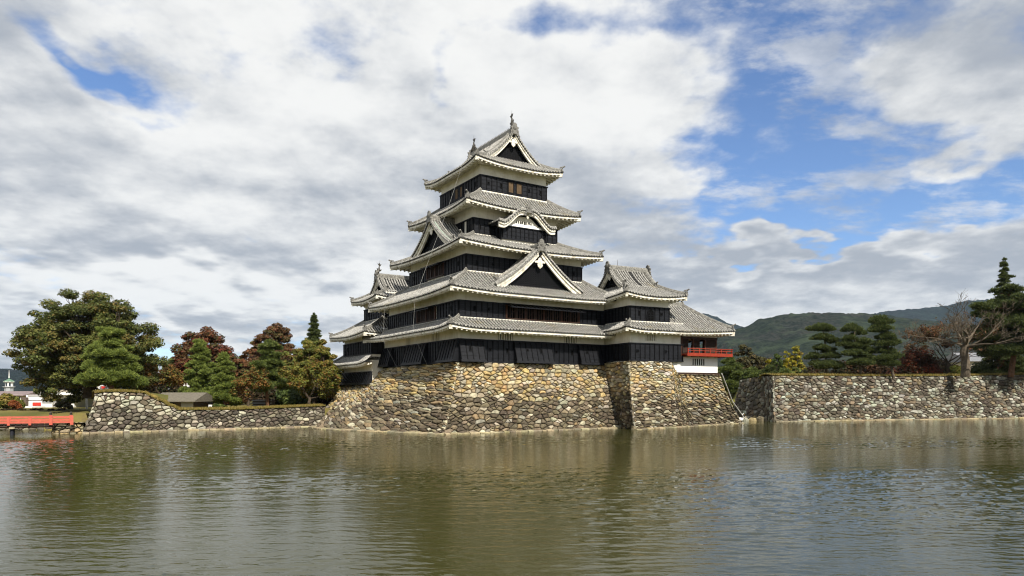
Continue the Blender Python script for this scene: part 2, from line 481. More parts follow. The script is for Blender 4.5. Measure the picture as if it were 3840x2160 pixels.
    def build(self, name, material, parent=None, smooth=False, label=None, kind=None, M=None, loc=None):
        vs = self.v
        if M is not None: vs = [tuple(M @ Vector(p)) for p in vs]
        if loc is not None: vs = [(p[0] - loc[0], p[1] - loc[1], p[2] - loc[2]) for p in vs]
        me = bpy.data.meshes.new(name); me.from_pydata(vs, [], self.f)
        if self.c:
            at = me.color_attributes.new('col', 'FLOAT_COLOR', 'POINT')
            at.data.foreach_set('color', [x for q in self.c for x in (q[0], q[1], q[2], 1.0)])
        if smooth: me.polygons.foreach_set('use_smooth', [True] * len(me.polygons))
        me.materials.append(MATS[material]); me.update()
        o = bpy.data.objects.new(name, me); COL.objects.link(o)
        if loc is not None: o.location = loc
        if parent is not None: o.parent = parent
        return tag(o, label, None, None, kind)

REST = {}
def piece(thing, parent, name, mb, material, limit=300, smooth=False):
    """a repeated piece: its own object while fewer than the limit, afterwards collected into one joined part of the thing"""
    key = (thing.name, name)
    n = COUNT.get(key, 0)
    if n < limit:
        COUNT[key] = n + 1
        return mb.build(name, material, parent, smooth)
    REST.setdefault((thing, name, material), MB()).join(mb)
def flush_rest():
    for (thing, name, material), mb in REST.items():
        mb.build(name + '_remainder', material, thing, False, None, 'stuff')
    REST.clear()
# ------------------------------------------------------------------ castle builders (all in the plan frame of their building)
PINV = {}
_build0 = MB.build
def _build(self, name, material, parent=None, smooth=False, label=None, kind=None, M=None, loc=None):
    o = _build0(self, name, material, parent, smooth, label, kind, M, loc)
    if parent is not None and parent.name in PINV: o.matrix_parent_inverse = PINV[parent.name]
    return o
MB.build = _build
def thing(name, base, rz, label, cat, group=None):
    """Empty at a thing's base; children are given with heights above the water / in world plan frame"""
    e = empty(name, base, rz, label, cat, group)
    return e
def building(name, O, rz, zb, label, cat):
    e = empty(name, (O.x, O.y, zb), rz, label, cat)
    PINV[e.name] = Matrix.Translation((0, 0, -zb))
    return e

def facef(side, x0, x1, y0, y1):
    if side == 'A': return lambda a, z, o: (a, y0 - o, z)
    if side == 'B': return lambda a, z, o: (x0 - o, a, z)
    if side == 'C': return lambda a, z, o: (a, y1 + o, z)
    return lambda a, z, o: (x1 + o, a, z)
def fbox(mb, f, a0, a1, z0, z1, o0, o1):
    vs = [f(a, z, o) for o in (o0, o1) for z in (z0, z1) for a in (a0, a1)]
    mb.add(vs, [(0, 1, 3, 2), (4, 6, 7, 5), (0, 4, 5, 1), (2, 3, 7, 6), (0, 2, 6, 4), (1, 5, 7, 3)])
def holed(mb, f, a0, a1, z0, z1, holes, depth=0.3):
    aa = sorted({a0, a1, *[h[0] for h in holes], *[h[1] for h in holes]}); zs = sorted({z0, z1, *[h[2] for h in holes], *[h[3] for h in holes]})
    for i in range(len(aa) - 1):
        for k in range(len(zs) - 1):
            ca, cz = (aa[i] + aa[i + 1]) / 2, (zs[k] + zs[k + 1]) / 2
            if any(h[0] < ca < h[1] and h[2] < cz < h[3] for h in holes): continue
            mb.add([f(aa[i], zs[k], 0), f(aa[i + 1], zs[k], 0), f(aa[i + 1], zs[k + 1], 0), f(aa[i], zs[k + 1], 0)], [(0, 1, 2, 3)])
    for h in holes:
        for p, q in (((h[0], h[2]), (h[1], h[2])), ((h[1], h[2]), (h[1], h[3])), ((h[1], h[3]), (h[0], h[3])), ((h[0], h[3]), (h[0], h[2]))):
            mb.add([f(p[0], p[1], 0), f(q[0], q[1], 0), f(q[0], q[1], -depth), f(p[0], p[1], -depth)], [(0, 1, 2, 3)])
def barred(T, wall, f, a0, a1, z0, z1, nb, mname='plaster', bw=0.5):
    w = MB(); fbox(w, f, a0 + .004, a1 - .004, z0 + .004, z1 - .004, -.32, -.26); w = w.build('window', 'void_black', wall)
    st = (a1 - a0) / nb
    for k in range(nb):
        b = MB(); c = a0 + st * (k + .5); fbox(b, f, c - st * bw / 2, c + st * bw / 2, z0, z1, -.2, -.02)
        piece(T, wall, 'window_bar', b, mname)
def siding(T, f, a0, a1, zb, zm, courses=4, sp=0.62, loop=(), battens=True, skip=(), sill=True, name='black_siding', off=0.0):
    mb = MB()
    h = (zm - zb) / courses
    cells = [(a0, a1)]
    for s0, s1 in skip:
        nc = []
        for p, q in cells:
            if s1 <= p or s0 >= q: nc.append((p, q)); continue
            if s0 > p: nc.append((p, s0))
            if s1 < q: nc.append((s1, q))
        cells = nc
    for p, q in cells:
        for k in range(courses):
            z0, z1 = zb + k * h, zb + (k + 1) * h
            vs = [f(p, z0, .0), f(q, z0, .0), f(q, z0, .105 + off), f(p, z0, .105 + off), f(q, z1, .07 + off), f(p, z1, .07 + off), f(q, z1, 0), f(p, z1, 0)]
            mb.add(vs, [(0, 1, 2, 3), (3, 2, 4, 5), (5, 4, 6, 7), (0, 3, 5, 7), (1, 6, 4, 2)])
    fbox(mb, f, a0 - .12, a1 + .12, zm, zm + .09, 0, .2 + off)
    fbox(mb, f, a0 - .08, a1 + .08, zb - .02, zb + .13, .02, .16 + off)
    o = mb.build(name, 'black_board', T)
    if battens:
        n = max(2, round((a1 - a0) / sp))
        for k in range(n + 1):
            a = a0 + (a1 - a0) * k / n
            if any(s0 - .05 < a < s1 + .05 for s0, s1 in skip): continue
            b = MB(); fbox(b, f, a - .045, a + .045, zb + .13, zm, .06 + off, .155 + off)
            piece(T, o, 'batten', b, 'black_batten')
    for k, (a, tall) in enumerate(loop):
        zc = zb + (zm - zb) * .58; hw, hh = (.13, .25) if tall else (.15, .16)
        b = MB()
        fbox(b, f, a - hw, a + hw, zc + hh - .05, zc + hh, .05 + off, .17 + off); fbox(b, f, a - hw, a + hw, zc - hh, zc - hh + .05, .05 + off, .17 + off)
        fbox(b, f, a - hw, a - hw + .05, zc - hh + .05, zc + hh - .05, .05 + off, .17 + off); fbox(b, f, a + hw - .05, a + hw, zc - hh + .05, zc + hh - .05, .05 + off, .17 + off)
        b.build('loophole', 'black_batten', o)
        b = MB(); fbox(b, f, a - hw + .05, a + hw - .05, zc - hh + .05, zc + hh - .05, .05 + off, .125 + off); b.build('loophole_opening', 'void_black', o)
    return o
def storey(T, x0, x1, y0, y1, zb, zm, zt, holesA=(), holesB=(), loopA=(), loopB=(), skipA=(), skipB=(), sides='ABCD', courses=4, low=True):
    mb = MB()
    for s in 'ABCD':
        f = facef(s, x0, x1, y0, y1); a0, a1 = (x0, x1) if s in 'AC' else (y0, y1)
        hs = holesA if s == 'A' else holesB if s == 'B' else ()
        holed(mb, f, a0, a1, zb - (.3 if low else 0), zt, [h[:4] for h in hs])
    w = mb.build('plaster_wall', 'plaster', T)
    for s, hs in (('A', holesA), ('B', holesB)):
        f = facef(s, x0, x1, y0, y1)
        for h in hs:
            if len(h) > 4 and h[4]: barred(T, w, f, *h)
    for s in sides:
        f = facef(s, x0, x1, y0, y1); a0, a1 = (x0, x1) if s in 'AC' else (y0, y1)
        siding(T, f, a0, a1, zb, zm, courses, .62, loopA if s == 'A' else loopB if s == 'B' else (), s in 'AB', skipA if s == 'A' else skipB if s == 'B' else ())
    return w
def chute(T, f, a0, a1, zb, zm, out=.78, loop=(), courses=5):
    """flared stone-drop box hung on the black boarding"""
    g2 = lambda a, z, o: f(a, z, o + .16 + (out - .16) * (zm - z) / (zm - zb))
    mb = MB()
    vs = [f(a0, zm - .02, 0), f(a1, zm - .02, 0), f(a1, zb, 0), f(a0, zb, 0), g2(a0, zm - .02, 0), g2(a1, zm - .02, 0), g2(a1, zb, 0), g2(a0, zb, 0)]
    mb.add(vs, [(0, 1, 5, 4), (3, 7, 6, 2), (0, 4, 7, 3), (1, 2, 6, 5), (4, 5, 6, 7)])
    h = (zm - .1 - zb - .2) / courses
    for k in range(courses):
        z0, z1 = zb + .2 + k * h, zb + .2 + (k + 1) * h
        mb.add([g2(a0, z0, .0), g2(a1, z0, .0), g2(a1, z0, .035), g2(a0, z0, .035), g2(a1, z1, .006), g2(a0, z1, .006)], [(0, 1, 2, 3), (3, 2, 4, 5)])
    o = mb.build('stone_drop_chute', 'black_board', T)
    n = max(2, round((a1 - a0) / .62))
    for k in range(n + 1):
        a = a0 + (a1 - a0) * k / n
        b = MB(); fbox(b, g2, a - .04, a + .04, zb + .2, zm - .1, .0, .085); piece(T, o, 'batten', b, 'black_batten')
    b = MB(); fbox(b, g2, a0 - .06, a1 + .06, zb - .02, zb + .2, -.02, .07); b.build('sill_board', 'black_board', o)
    b = MB(); fbox(b, g2, a0 - .06, a1 + .06, zm - .1, zm + .02, -.02, .07); b.build('top_rail', 'black_board', o)
    for a, tall in loop:
        zc = zb + (zm - zb) * .6; hw, hh = (.13, .27) if tall else (.15, .16)
        b = MB()
        for q in ((a - hw, a + hw, zc + hh - .05, zc + hh), (a - hw, a + hw, zc - hh, zc - hh + .05), (a - hw, a - hw + .05, zc - hh + .05, zc + hh - .05), (a + hw - .05, a + hw, zc - hh + .05, zc + hh - .05)):
            fbox(b, g2, *q, .0, .10)
        b.build('loophole', 'black_batten', o)
        b = MB(); fbox(b, g2, a - hw + .05, a + hw - .05, zc - hh + .05, zc + hh - .05, .0, .055); b.build('loophole_opening', 'void_black', o)
def awning_window(T, f, a0, a1, z0, z1, proj=1.0, drop=.34, nst=8, frame='red_wood'):
    """long lattice window under a propped-up black shutter"""
    b = MB(); fbox(b, f, a0, a1, z0, z1, -.2, .04); w = b.build('lattice_window', 'void_black', T)
    n = max(2, round((a1 - a0) / 1.15))
    for k in range(n + 1):
        a = a0 + (a1 - a0) * k / n
        b = MB(); fbox(b, f, a - .09, a + .09, z0, z1, .03, .17); b.build('window_post', frame if k % 2 == 0 else 'dark_wood', w)
    nb = round((a1 - a0) / .29)
    for k in range(nb):
        a = a0 + (a1 - a0) * (k + .5) / nb
        b = MB(); fbox(b, f, a - .05, a + .05, z0, z1, .03, .11); piece(T, w, 'window_bar', b, 'dark_wood')
    b = MB(); fbox(b, f, a0 - .1, a1 + .1, z0 - .12, z0, 0, .2); b.build('window_sill', 'dark_wood', w)
    b = MB(); fbox(b, f, a0 - .5, a1 + .4, z1, z1 + .16, 0, .22); b.build('window_head', 'black_board', w)
    g2 = lambda a, q, o: f(a, z1 + .02 - drop * q + o, .2 + (proj - .2) * q)
    b = MB(); b.add([g2(a, q, o) for o in (0, .07) for q in (0, 1) for a in (a0 - .1, a1 + .1)], [(0, 1, 3, 2), (4, 6, 7, 5), (0, 4, 5, 1), (2, 3, 7, 6), (0, 2, 6, 4), (1, 5, 7, 3)])
    aw = b.build('awning', 'black_board', w if False else T)
    n2 = round((a1 - a0) / .55)
    for k in range(n2 + 1):
        a = a0 + (a1 - a0) * k / n2
        b = MB(); b.add([g2(a + s * .04, q, o) for o in (.065, .13) for q in (0, 1.01) for s in (-1, 1)], [(0, 1, 3, 2), (4, 6, 7, 5), (0, 4, 5, 1), (2, 3, 7, 6), (0, 2, 6, 4), (1, 5, 7, 3)])
        piece(T, aw, 'batten', b, 'black_batten')
    for k in range(nst):
        a = a0 + (a1 - a0) * (k + .5) / nst
        b = MB(); b.bar(f(a - .25, z0 + .2, .14), g2(a + .12, .94, -.02), .03, .03); b.build('stay', 'dark_wood', aw)

# ---- roofs
SP = 0.36
def skirt(T, outer, inner, ze, zi, oh, lift=.34, curve=.28, lim={'A': 300, 'B': 300, 'C': 0, 'D': 0}, sides='ABCD', hips=('AB', 'AD', 'BC', 'CD'), flash=True, rise=.34, name='roof'):
    x0, x1, y0, y1 = outer; X0, X1, Y0, Y1 = inner
    geo = {}
    for s in sides:
        if s == 'A': G = (x0, x1, X0, X1, lambda a, t: (a, y0 + (Y0 - y0) * t), (0, -1, 0), Y0 - y0)
        elif s == 'C': G = (x0, x1, X0, X1, lambda a, t: (a, y1 + (Y1 - y1) * t), (0, 1, 0), y1 - Y1)
        elif s == 'B': G = (y0, y1, Y0, Y1, lambda a, t: (x0 + (X0 - x0) * t, a), (-1, 0, 0), X0 - x0)
        else: G = (y0, y1, Y0, Y1, lambda a, t: (x1 + (X1 - x1) * t, a), (1, 0, 0), x1 - X1)
        geo[s] = G
    def zf(s, a, t):
        a0, a1, A0, A1, P, nv, run = geo[s]
        d = 9.
        if A0 - a0 > .05: d = min(d, (a - a0) / (A0 - a0))
        if a1 - A1 > .05: d = min(d, (a1 - a) / (a1 - A1))
        d = max(d, 0)
        return ze + (zi - ze) * (t * (1 - curve) + curve * t * t) + lift * (1 - t) * max(0, 1 - d / 2.1) ** 2
    R = MB()
    for s in sides:
        a0, a1, A0, A1, P, nv, run = geo[s]
        n = max(3, round(math.hypot(run, zi - ze) / .34)); m = max(6, int((a1 - a0) / .9))
        for k in range(n):
            rows = []
            for t, dz in ((k / n, .045), ((k + 1) / n, 0)):
                lo, hi = a0 + (A0 - a0) * t, a1 + (A1 - a1) * t
                rows.append([(*P(lo + (hi - lo) * q / m, t), zf(s, lo + (hi - lo) * q / m, t) + dz) for q in range(m + 1)])
            R.add(rows[0] + rows[1], [(q, q + 1, m + 2 + q, m + 1 + q) for q in range(m)])
        # tile edge under the lip
        lip = [(*P(a0 + (a1 - a0) * q / m, 0), zf(s, a0 + (a1 - a0) * q / m, 0)) for q in range(m + 1)]
        R.add([(p[0], p[1], p[2] + .045) for p in lip] + [(p[0], p[1], p[2] - .09) for p in lip] + [(p[0] - nv[0] * .3, p[1] - nv[1] * .3, p[2] - .09) for p in lip],
              [(r * (m + 1) + q, r * (m + 1) + q + 1, (r + 1) * (m + 1) + q + 1, (r + 1) * (m + 1) + q) for r in (0, 1) for q in range(m)])
    roof = R.build(name, 'pan_tile', T)
    SO = MB()
    for s in sides:
        a0, a1, A0, A1, P, nv, run = geo[s]
        nv = Vector(nv); side = Vector((-nv.y, nv.x, 0))
        # round tile rows
        nr = max(2, round((a1 - a0) / SP)); rn = Vector(nv) * 1.0
        for k in range(nr):
            a = a0 + (a1 - a0) * (k + .5) / nr
            te = 1.0
            if a < A0: te = min(te, (a - a0) / (A0 - a0))
            if a > A1: te = min(te, (a1 - a) / (a1 - A1))
            if te * run < .2: continue
            ns = max(2, int(te * run / .4) + 1)
            path = [Vector((*P(a, te * q / ns), zf(s, a, te * q / ns) + .02)) for q in range(ns + 1)]
            path[0] += nv * .05
            vs = []; NC = 5
            for q, p in enumerate(path):
                d = (path[min(q + 1, ns)] - path[max(q - 1, 0)]).normalized(); u = side.cross(d); u = u if u.z > 0 else -u
                r = .092
                for w in range(NC):
                    th = math.pi * w / (NC - 1)
                    vs.append(p + side * (math.cos(th) * r) + u * (math.sin(th) * r))
            mb = MB(); mb.add(vs, [(q * NC + w, q * NC + w + 1, (q + 1) * NC + w + 1, (q + 1) * NC + w) for q in range(ns) for w in range(NC - 1)])
            mb.disc(path[0] + Vector((0, 0, .03)), nv, .115, .03, 8)
            piece(T, roof, 'tile_row', mb, 'roof_tile', lim[s])
        # fascia, soffit
        m = max(8, int((a1 - a0) / .7))
        pts = []
        for q in range(m + 1):
            a = a0 + (a1 - a0) * q / m
            z = zf(s, a, 0); b = Vector((*P(a, 0), z))
            ac = min(max(a, a0 + oh), a1 - oh)
            inn = b - nv * oh; inn = inn + side * ((ac - a) * (1 if side.dot(Vector((1, 0, 0)) if s in 'AC' else Vector((0, 1, 0))) > 0 else -1))
            pts.append((b, inn))
        F = MB(); rows = [[], [], [], []]
        for b, inn in pts:
            rows[0].append(b - nv * .07 + Vector((0, 0, -.085))); rows[1].append(b - nv * .07 + Vector((0, 0, -.30)))
            rows[2].append(b - nv * .20 + Vector((0, 0, -.30))); rows[3].append(b - nv * .20 + Vector((0, 0, -.22)))
        k = m + 1
        F.add(rows[0] + rows[1] + rows[2] + rows[3], [(r * k + q, r * k + q + 1, (r + 1) * k + q + 1, (r + 1) * k + q) for r in range(3) for q in range(m)])
        F.build('eave_board', 'white_trim', roof)
        zin = ze - .22 + oh * rise
        SO.add([b - nv * .15 + Vector((0, 0, -.2)) for b, i_ in pts] + [Vector((i_.x, i_.y, zin)) for b, i_ in pts], [(q, q + 1, k + q + 1, k + q) for q in range(m)])
        nf = max(2, round((a1 - a0) / .52))
        for q in range(nf):
            a = a0 + (a1 - a0) * (q + .5) / nf
            L = min(oh, a - a0, a1 - a)
            if L < .3: continue
            b = Vector((*P(a, 0), zf(s, a, 0)))
            z1 = b.z - .31; z2 = ze - .31 + L * rise + (b.z - ze) * max(0, 1 - L / oh)
            mb = MB(); mb.bar(b - nv * .13 + Vector((0, 0, z1 - b.z - .05)), b - nv * L + Vector((0, 0, z2 - b.z - .05)), .15, .17)
            piece(T, roof, 'rafter', mb, 'white_trim', 300 if s in 'AB' else 0)
    SO.build('soffit', 'white_trim', roof)
    # hips
    cor = {'AB': ((x0, y0), (X0, Y0), 'A', (x0, X0)), 'AD': ((x1, y0), (X1, Y0), 'A', (x1, X1)), 'BC': ((x0, y1), (X0, Y1), 'B', (y1, Y1)), 'CD': ((x1, y1), (X1, Y1), 'D', (y1, Y1))}
    for h in hips:
        o, i_, s, (a_, A_) = cor[h]
        if s not in geo: s = [q for q in h if q in geo][0]
        o, i_ = Vector(o), Vector(i_)
        path = [Vector((*(o.lerp(i_, t)), zf(s, a_ + (A_ - a_) * t, t) + .02)) for t in (-.02, .05, .12, .22, .35, .5, .7, .9, 1.0)]
        hipridge(T, roof, path, 1.0)
        # corner rafter with white end
        dv = (o - i_).normalized(); c = Vector((o.x, o.y, path[0].z))
        mb = MB(); d3 = Vector((dv.x, dv.y, 0))
        mb.bar(c - d3 * .1 + Vector((0, 0, -.42)), c - d3 * (oh * 1.4) + Vector((0, 0, -.42 + oh * .2 - lift * .6)), .26, .26)
        mb.build('corner_rafter', 'white_trim', roof)
    if flash:
        mb = MB()
        for s in sides:
            f = facef(s, X0, X1, Y0, Y1); p, q = (X0, X1) if s in 'AC' else (Y0, Y1)
            fbox(mb, f, p - .05, q + .05, zi - .12, zi + .02, 0, .17)
        mb.build('flashing', 'white_trim', roof)
    return roof
def hipridge(T, par, path, sc=1.0, tip=True):
    """stacked ridge along a hip or verge; path runs from the low end upwards"""
    w = .15 * sc
    prof = [(-w, -.05), (-w, .17 * sc), (-w * .62, .19 * sc), (-w * .5, .29 * sc), (0, .335 * sc), (w * .5, .29 * sc), (w * .62, .19 * sc), (w, .17 * sc), (w, -.05)]
    mb = MB(); mb.sweep(path[1:], prof)
    o = mb.build('hip_ridge', 'ridge_tile', par)
    if tip:
        d = (path[1] - path[2]); d.z = 0; d.normalize(); s = Vector((-d.y, d.x, 0)); up = Vector((0, 0, 1)); c = path[1]
        mb = MB()
        out = [(-.20, -.1), (-.27, .02), (-.24, .2), (-.30, .34), (-.16, .32), (-.1, .47), (0, .52), (.1, .47), (.16, .32), (.30, .34), (.24, .2), (.27, .02), (.20, -.1)]
        mb.prism([(a * sc, b * sc) for a, b in out], lambda a, b, q: c + s * a + up * b + d * q, .0, .1)
        mb.tube([c + up * .46 * sc - d * .25, c + up * .5 * sc + d * .12, c + up * .6 * sc + d * .34], [.08, .085, .085], 7)
        mb.disc(c + up * .02 + d * .14, d, .12, .05, 8)
        mb.build('ridge_end_tile', 'ornament_tile', par, False)
    return o

def prof_gable(c=.36):
    return lambda k: k * (1 + c) - c * k * k
def prof_kara(k):
    t = min(1, max(0, (k - .20) / .68)); return .10 * min(1, k / .5) ** 2 * (1 - t) + t * t * (3 - 2 * t) - .08 * max(0, k - .8) / .2
PEND = [(0, -1.0), (.14, -.86), (.34, -.74), (.42, -.5), (.36, -.32), (.52, -.24), (.72, -.3), (.86, -.16), (.74, -.02), (.5, .0), (.28, .12), (.2, .34), (0, .42)]
def gable(T, par, f, half, zbase, zapex, wf, wb, gp=prof_gable(), lattice=True, board=.44, lim=(300, 300), over=1.05, verge=True, pend=1.0, ridge=True, kara=False, lat_w=.75, sides=(-1, 1), patina=False, name='gable_roof', wback_lat=None):
    """gabled roof; f(u, w, z): u across, w outwards, ridge along w from wb to wf"""
    H = zapex - zbase
    zf = lambda k: zapex - H * gp(k)
    V = lambda u, w, z: Vector(f(u, w, z))
    nw = V(0, 1, 0) - V(0, 0, 0); nu = V(1, 0, 0) - V(0, 0, 0)
    R = MB(); n = max(5, round(math.hypot(half, H) / .36))
    for sg in sides:
        for k in range(n):
            k0, k1 = over * k / n, over * (k + 1) / n
            R.add([V(sg * half * k1, wb, zf(k1) + .045), V(sg * half * k1, wf, zf(k1) + .045), V(sg * half * k0, wf, zf(k0)), V(sg * half * k0, wb, zf(k0))], [(0, 1, 2, 3)])
        q = [V(sg * half * over * k / n, wf, zf(over * k / n)) for k in range(n + 1)]
        R.add([p + Vector((0, 0, .05)) for p in q] + [p + Vector((0, 0, -.1)) for p in q] + [p + Vector((0, 0, -.1)) - nw * (wf - wb) for p in q],
              [(r * (n + 1) + i, r * (n + 1) + i + 1, (r + 1) * (n + 1) + i + 1, (r + 1) * (n + 1) + i) for r in (0, 1) for i in range(n)])
    roof = R.build(name, 'pan_tile', par)
    top = par
    nr = max(2, round((wf - wb) / SP))
    for si, sg in enumerate(sides):
        for r in range(nr):
            w = wf - .16 - (wf - wb - .16) * r / nr
            ns = 7; path = [V(sg * half * over * q / ns, w, zf(over * q / ns) + .02) for q in range(ns + 1)]
            vs = []; NC = 5
            for q, p in enumerate(path):
                d = (path[min(q + 1, ns)] - path[max(q - 1, 0)]).normalized(); u = nw.cross(d); u = u if u.z > 0 else -u
                for a in range(NC):
                    th = math.pi * a / (NC - 1); vs.append(p + nw * (math.cos(th) * .09) + u * (math.sin(th) * .09))
            mb = MB(); mb.add(vs, [(q * NC + a, q * NC + a + 1, (q + 1) * NC + a + 1, (q + 1) * NC + a) for q in range(ns) for a in range(NC - 1)])
            mb.disc(path[-1], nu * sg, .11, .03, 8)
            piece(T, roof, 'tile_row', mb, 'roof_tile', lim[si])
        if verge:
            # discs along the rake and a verge ridge behind them
            L = math.hypot(half, H) * over; nd = int(L / .27); mb = MB()
            for q in range(nd):
                k = over * (q + .6) / nd
                mb.disc(V(sg * half * k, wf, zf(k) + .0), nw, .115, .07, 8)
            ns = 9; mb.tube([V(sg * half * over * q / ns, wf - .12, zf(over * q / ns) + .12) for q in range(ns + 1)], .1, 6)
            mb.build('verge_tiles', 'roof_tile', roof)
            if not kara:
                hipridge(T, roof, [V(sg * half * over * (1.02 - q / 9.5), wf - .62, zf(over * (1.02 - q / 9.5)) + .03) for q in range(10)], .85)
                if patina:
                    mb = MB(); mb.sweep([V(sg * half * q / 8, wf - .36, zf(q / 8) + .07) for q in range(1, 9)], [(-.07, 0), (-.07, .07), (.07, .07), (.07, 0)], None)
                    mb.build('copper_strip', 'verdigris', roof)
    # bargeboards: two layered bands
    ns = 14 if not kara else 24
    for sg in sides:
        for nm, d0, d1, wo, wi in (('bargeboard', .09, .09 + board * .42, wf - .10, wf - .42), ('bargeboard', .09 + board * .42, .09 + board, wf - .22, wf - .42)):
            mb = MB(); rows = []
            for q in range(ns + 1):
                k = q / ns * (1.0 if not kara else over * .985)
                e = 1 + .25 * k
                z = zf(k); top_, bot = z - d0 * (e if d0 > .1 else 1), z - d1 * e
                u = sg * half * k
                rows += [V(u, wo, top_), V(u, wo, bot), V(u, wi, bot), V(u, wi, top_)]
            mb.add(rows, [(q * 4 + a, q * 4 + (a + 1) % 4, (q + 1) * 4 + (a + 1) % 4, (q + 1) * 4 + a) for q in range(ns) for a in range(4)] + [(0, 1, 2, 3), (ns * 4 + 3, ns * 4 + 2, ns * 4 + 1, ns * 4)])
            mb.build(nm, 'white_trim', roof)
    if lattice:
        wl = wf - lat_w; bk = MB(); e = .1
        N = 16; pts = [(half * (q / N) * sg, zf(q / N) - .15) for sg in (1,) for q in range(N + 1)]
        poly = [(-u, z) for u, z in pts[::-1]][:-1] + pts
        poly = [(-half, zbase - .4)] + poly + [(half, zbase - .4)]
        bk.add([V(u, wl - .12, z) for u, z in poly], [tuple(range(len(poly)))])
        bk.build('gable_backing', 'ridge_tile', roof)
        lt = MB()
        uu = -half + .3
        while uu < half - .3:
            z1 = zf(abs(uu) / half) - board - .1
            if z1 > zbase + .35: lt.add([V(uu + a, wl + w_, z) for w_ in (-.08, 0) for z in (zbase - .3, z1 + .3) for a in (-.075, .075)], [(0, 1, 3, 2), (4, 6, 7, 5), (0, 4, 5, 1), (2, 3, 7, 6), (0, 2, 6, 4), (1, 5, 7, 3)])
            uu += .205
        zz = zbase + .2
        while zz < zapex - board - .2:
            lo, hi = 0., 1.
            for _ in range(20):
                md = (lo + hi) / 2
                if zf(md) - board * .8 > zz: lo = md
                else: hi = md
            hw = half * lo
            if hw > .15: lt.add([V(u, wl + w_, z) for w_ in (-.07, .012) for z in (zz - .07, zz + .07) for u in (-hw, hw)], [(0, 1, 3, 2), (4, 6, 7, 5), (0, 4, 5, 1), (2, 3, 7, 6), (0, 2, 6, 4), (1, 5, 7, 3)])
            zz += .205
        lt.add([V(u, wl + w_, z) for w_ in (-.1, .1) for z in (zbase - .35, zbase + .16) for u in (-half * .93, half * .93)], [(0, 1, 3, 2), (4, 6, 7, 5), (0, 4, 5, 1), (2, 3, 7, 6), (0, 2, 6, 4), (1, 5, 7, 3)])
        lt.build('gable_lattice', 'black_batten', roof)
    if pend:
        s = pend
        out = [(a * .55 * s, b * .6 * s) for a, b in PEND]; out = out + [(-a, b) for a, b in out[-2:0:-1]]
        mb = MB(); zc = zapex - board * 1.2 - .45 * s
        mb.prism(out, lambda a, b, q: V(a, wf - .30 + q, zc + b), 0, .09)
        mb.build('gable_pendant', 'white_trim', roof)
        mb = MB(); mb.disc(V(0, wf - .2, zc + .52 * s), nw, .16 * s, .08, 6); mb.build('hexagon_boss', 'black_batten', roof)
    if ridge:
        hr = .3 if kara else .42
        prof = [(-.19, -.12), (-.19, hr * .72), (-.12, hr * .78), (-.09, hr), (0, hr * 1.12), (.09, hr), (.12, hr * .78), (.19, hr * .72), (.19, -.12)]
        mb = MB(); mb.sweep([V(0, wf - .12, zapex), V(0, wb, zapex)], prof, nu); mb.build('ridge', 'ridge_tile', roof)
        mb = MB(); sc = 1.25 if not kara else 1.0
        out = [(-.3, -.3), (-.42, -.05), (-.3, .1), (-.42, .3), (-.22, .36), (-.2, .56), (0, .68), (.2, .56), (.22, .36), (.42, .3), (.3, .1), (.42, -.05), (.3, -.3)]
        mb.prism([(a * sc, b * sc) for a, b in out], lambda a, b, q: V(a, wf - .06 + q, zapex + b), 0, .16)
        mb.disc(V(0, wf + .1, zapex + .26 * sc), nw, .21 * sc, .05, 10); mb.disc(V(0, wf + .14, zapex + .26 * sc), nw, .12 * sc, .05, 8)
        for sg in (-1, 1):
            for q in range(3): mb.disc(V(sg * (.3 + .13 * q), wf + .02, zapex - .12 - .22 * q), nw, .13, .08, 8)
        mb.build('ridge_end_tile', 'ornament_tile', roof)
    return roof
def fish(T, par, c, fw, h=1.5):
    """dolphin-fish ridge ornament, head down, tail curling up; fw = direction the tail leans to"""
    c = Vector(c); fw = Vector(fw); sd = Vector((-fw.y, fw.x, 0)); up = Vector((0, 0, 1))
    P = lambda a, b: c + fw * a * h + up * b * h
    mb = MB()
    mb.tube([P(-.20, .0), P(-.16, .12), P(-.1, .26), P(-.02, .42), P(.0, .56), P(-.02, .68), P(.04, .80)], [.13 * h, .17 * h, .15 * h, .11 * h, .08 * h, .06 * h, .03 * h], 8)
    mb.prism([(.02, .74), (-.1, .9), (-.16, 1.04), (-.02, .95), (.03, 1.08), (.1, .93), (.24, .98), (.16, .84), (.1, .74)], lambda a, b, q: P(a, b) + sd * q, -.035, .035)
    mb.prism([(-.05, .2), (-.2, .36), (-.28, .56), (-.16, .5), (-.06, .5)], lambda a, b, q: P(a, b) + sd * q, -.03, .03)
    mb.prism([(.08, .22), (.2, .3), (.26, .46), (.14, .42), (.05, .44)], lambda a, b, q: P(a, b) + sd * q, -.03, .03)
    mb.tube([P(0, .95), P(0, 1.3)], [.02, .008], 5)
    return mb.build('ridge_fish', 'bronze', par, False)
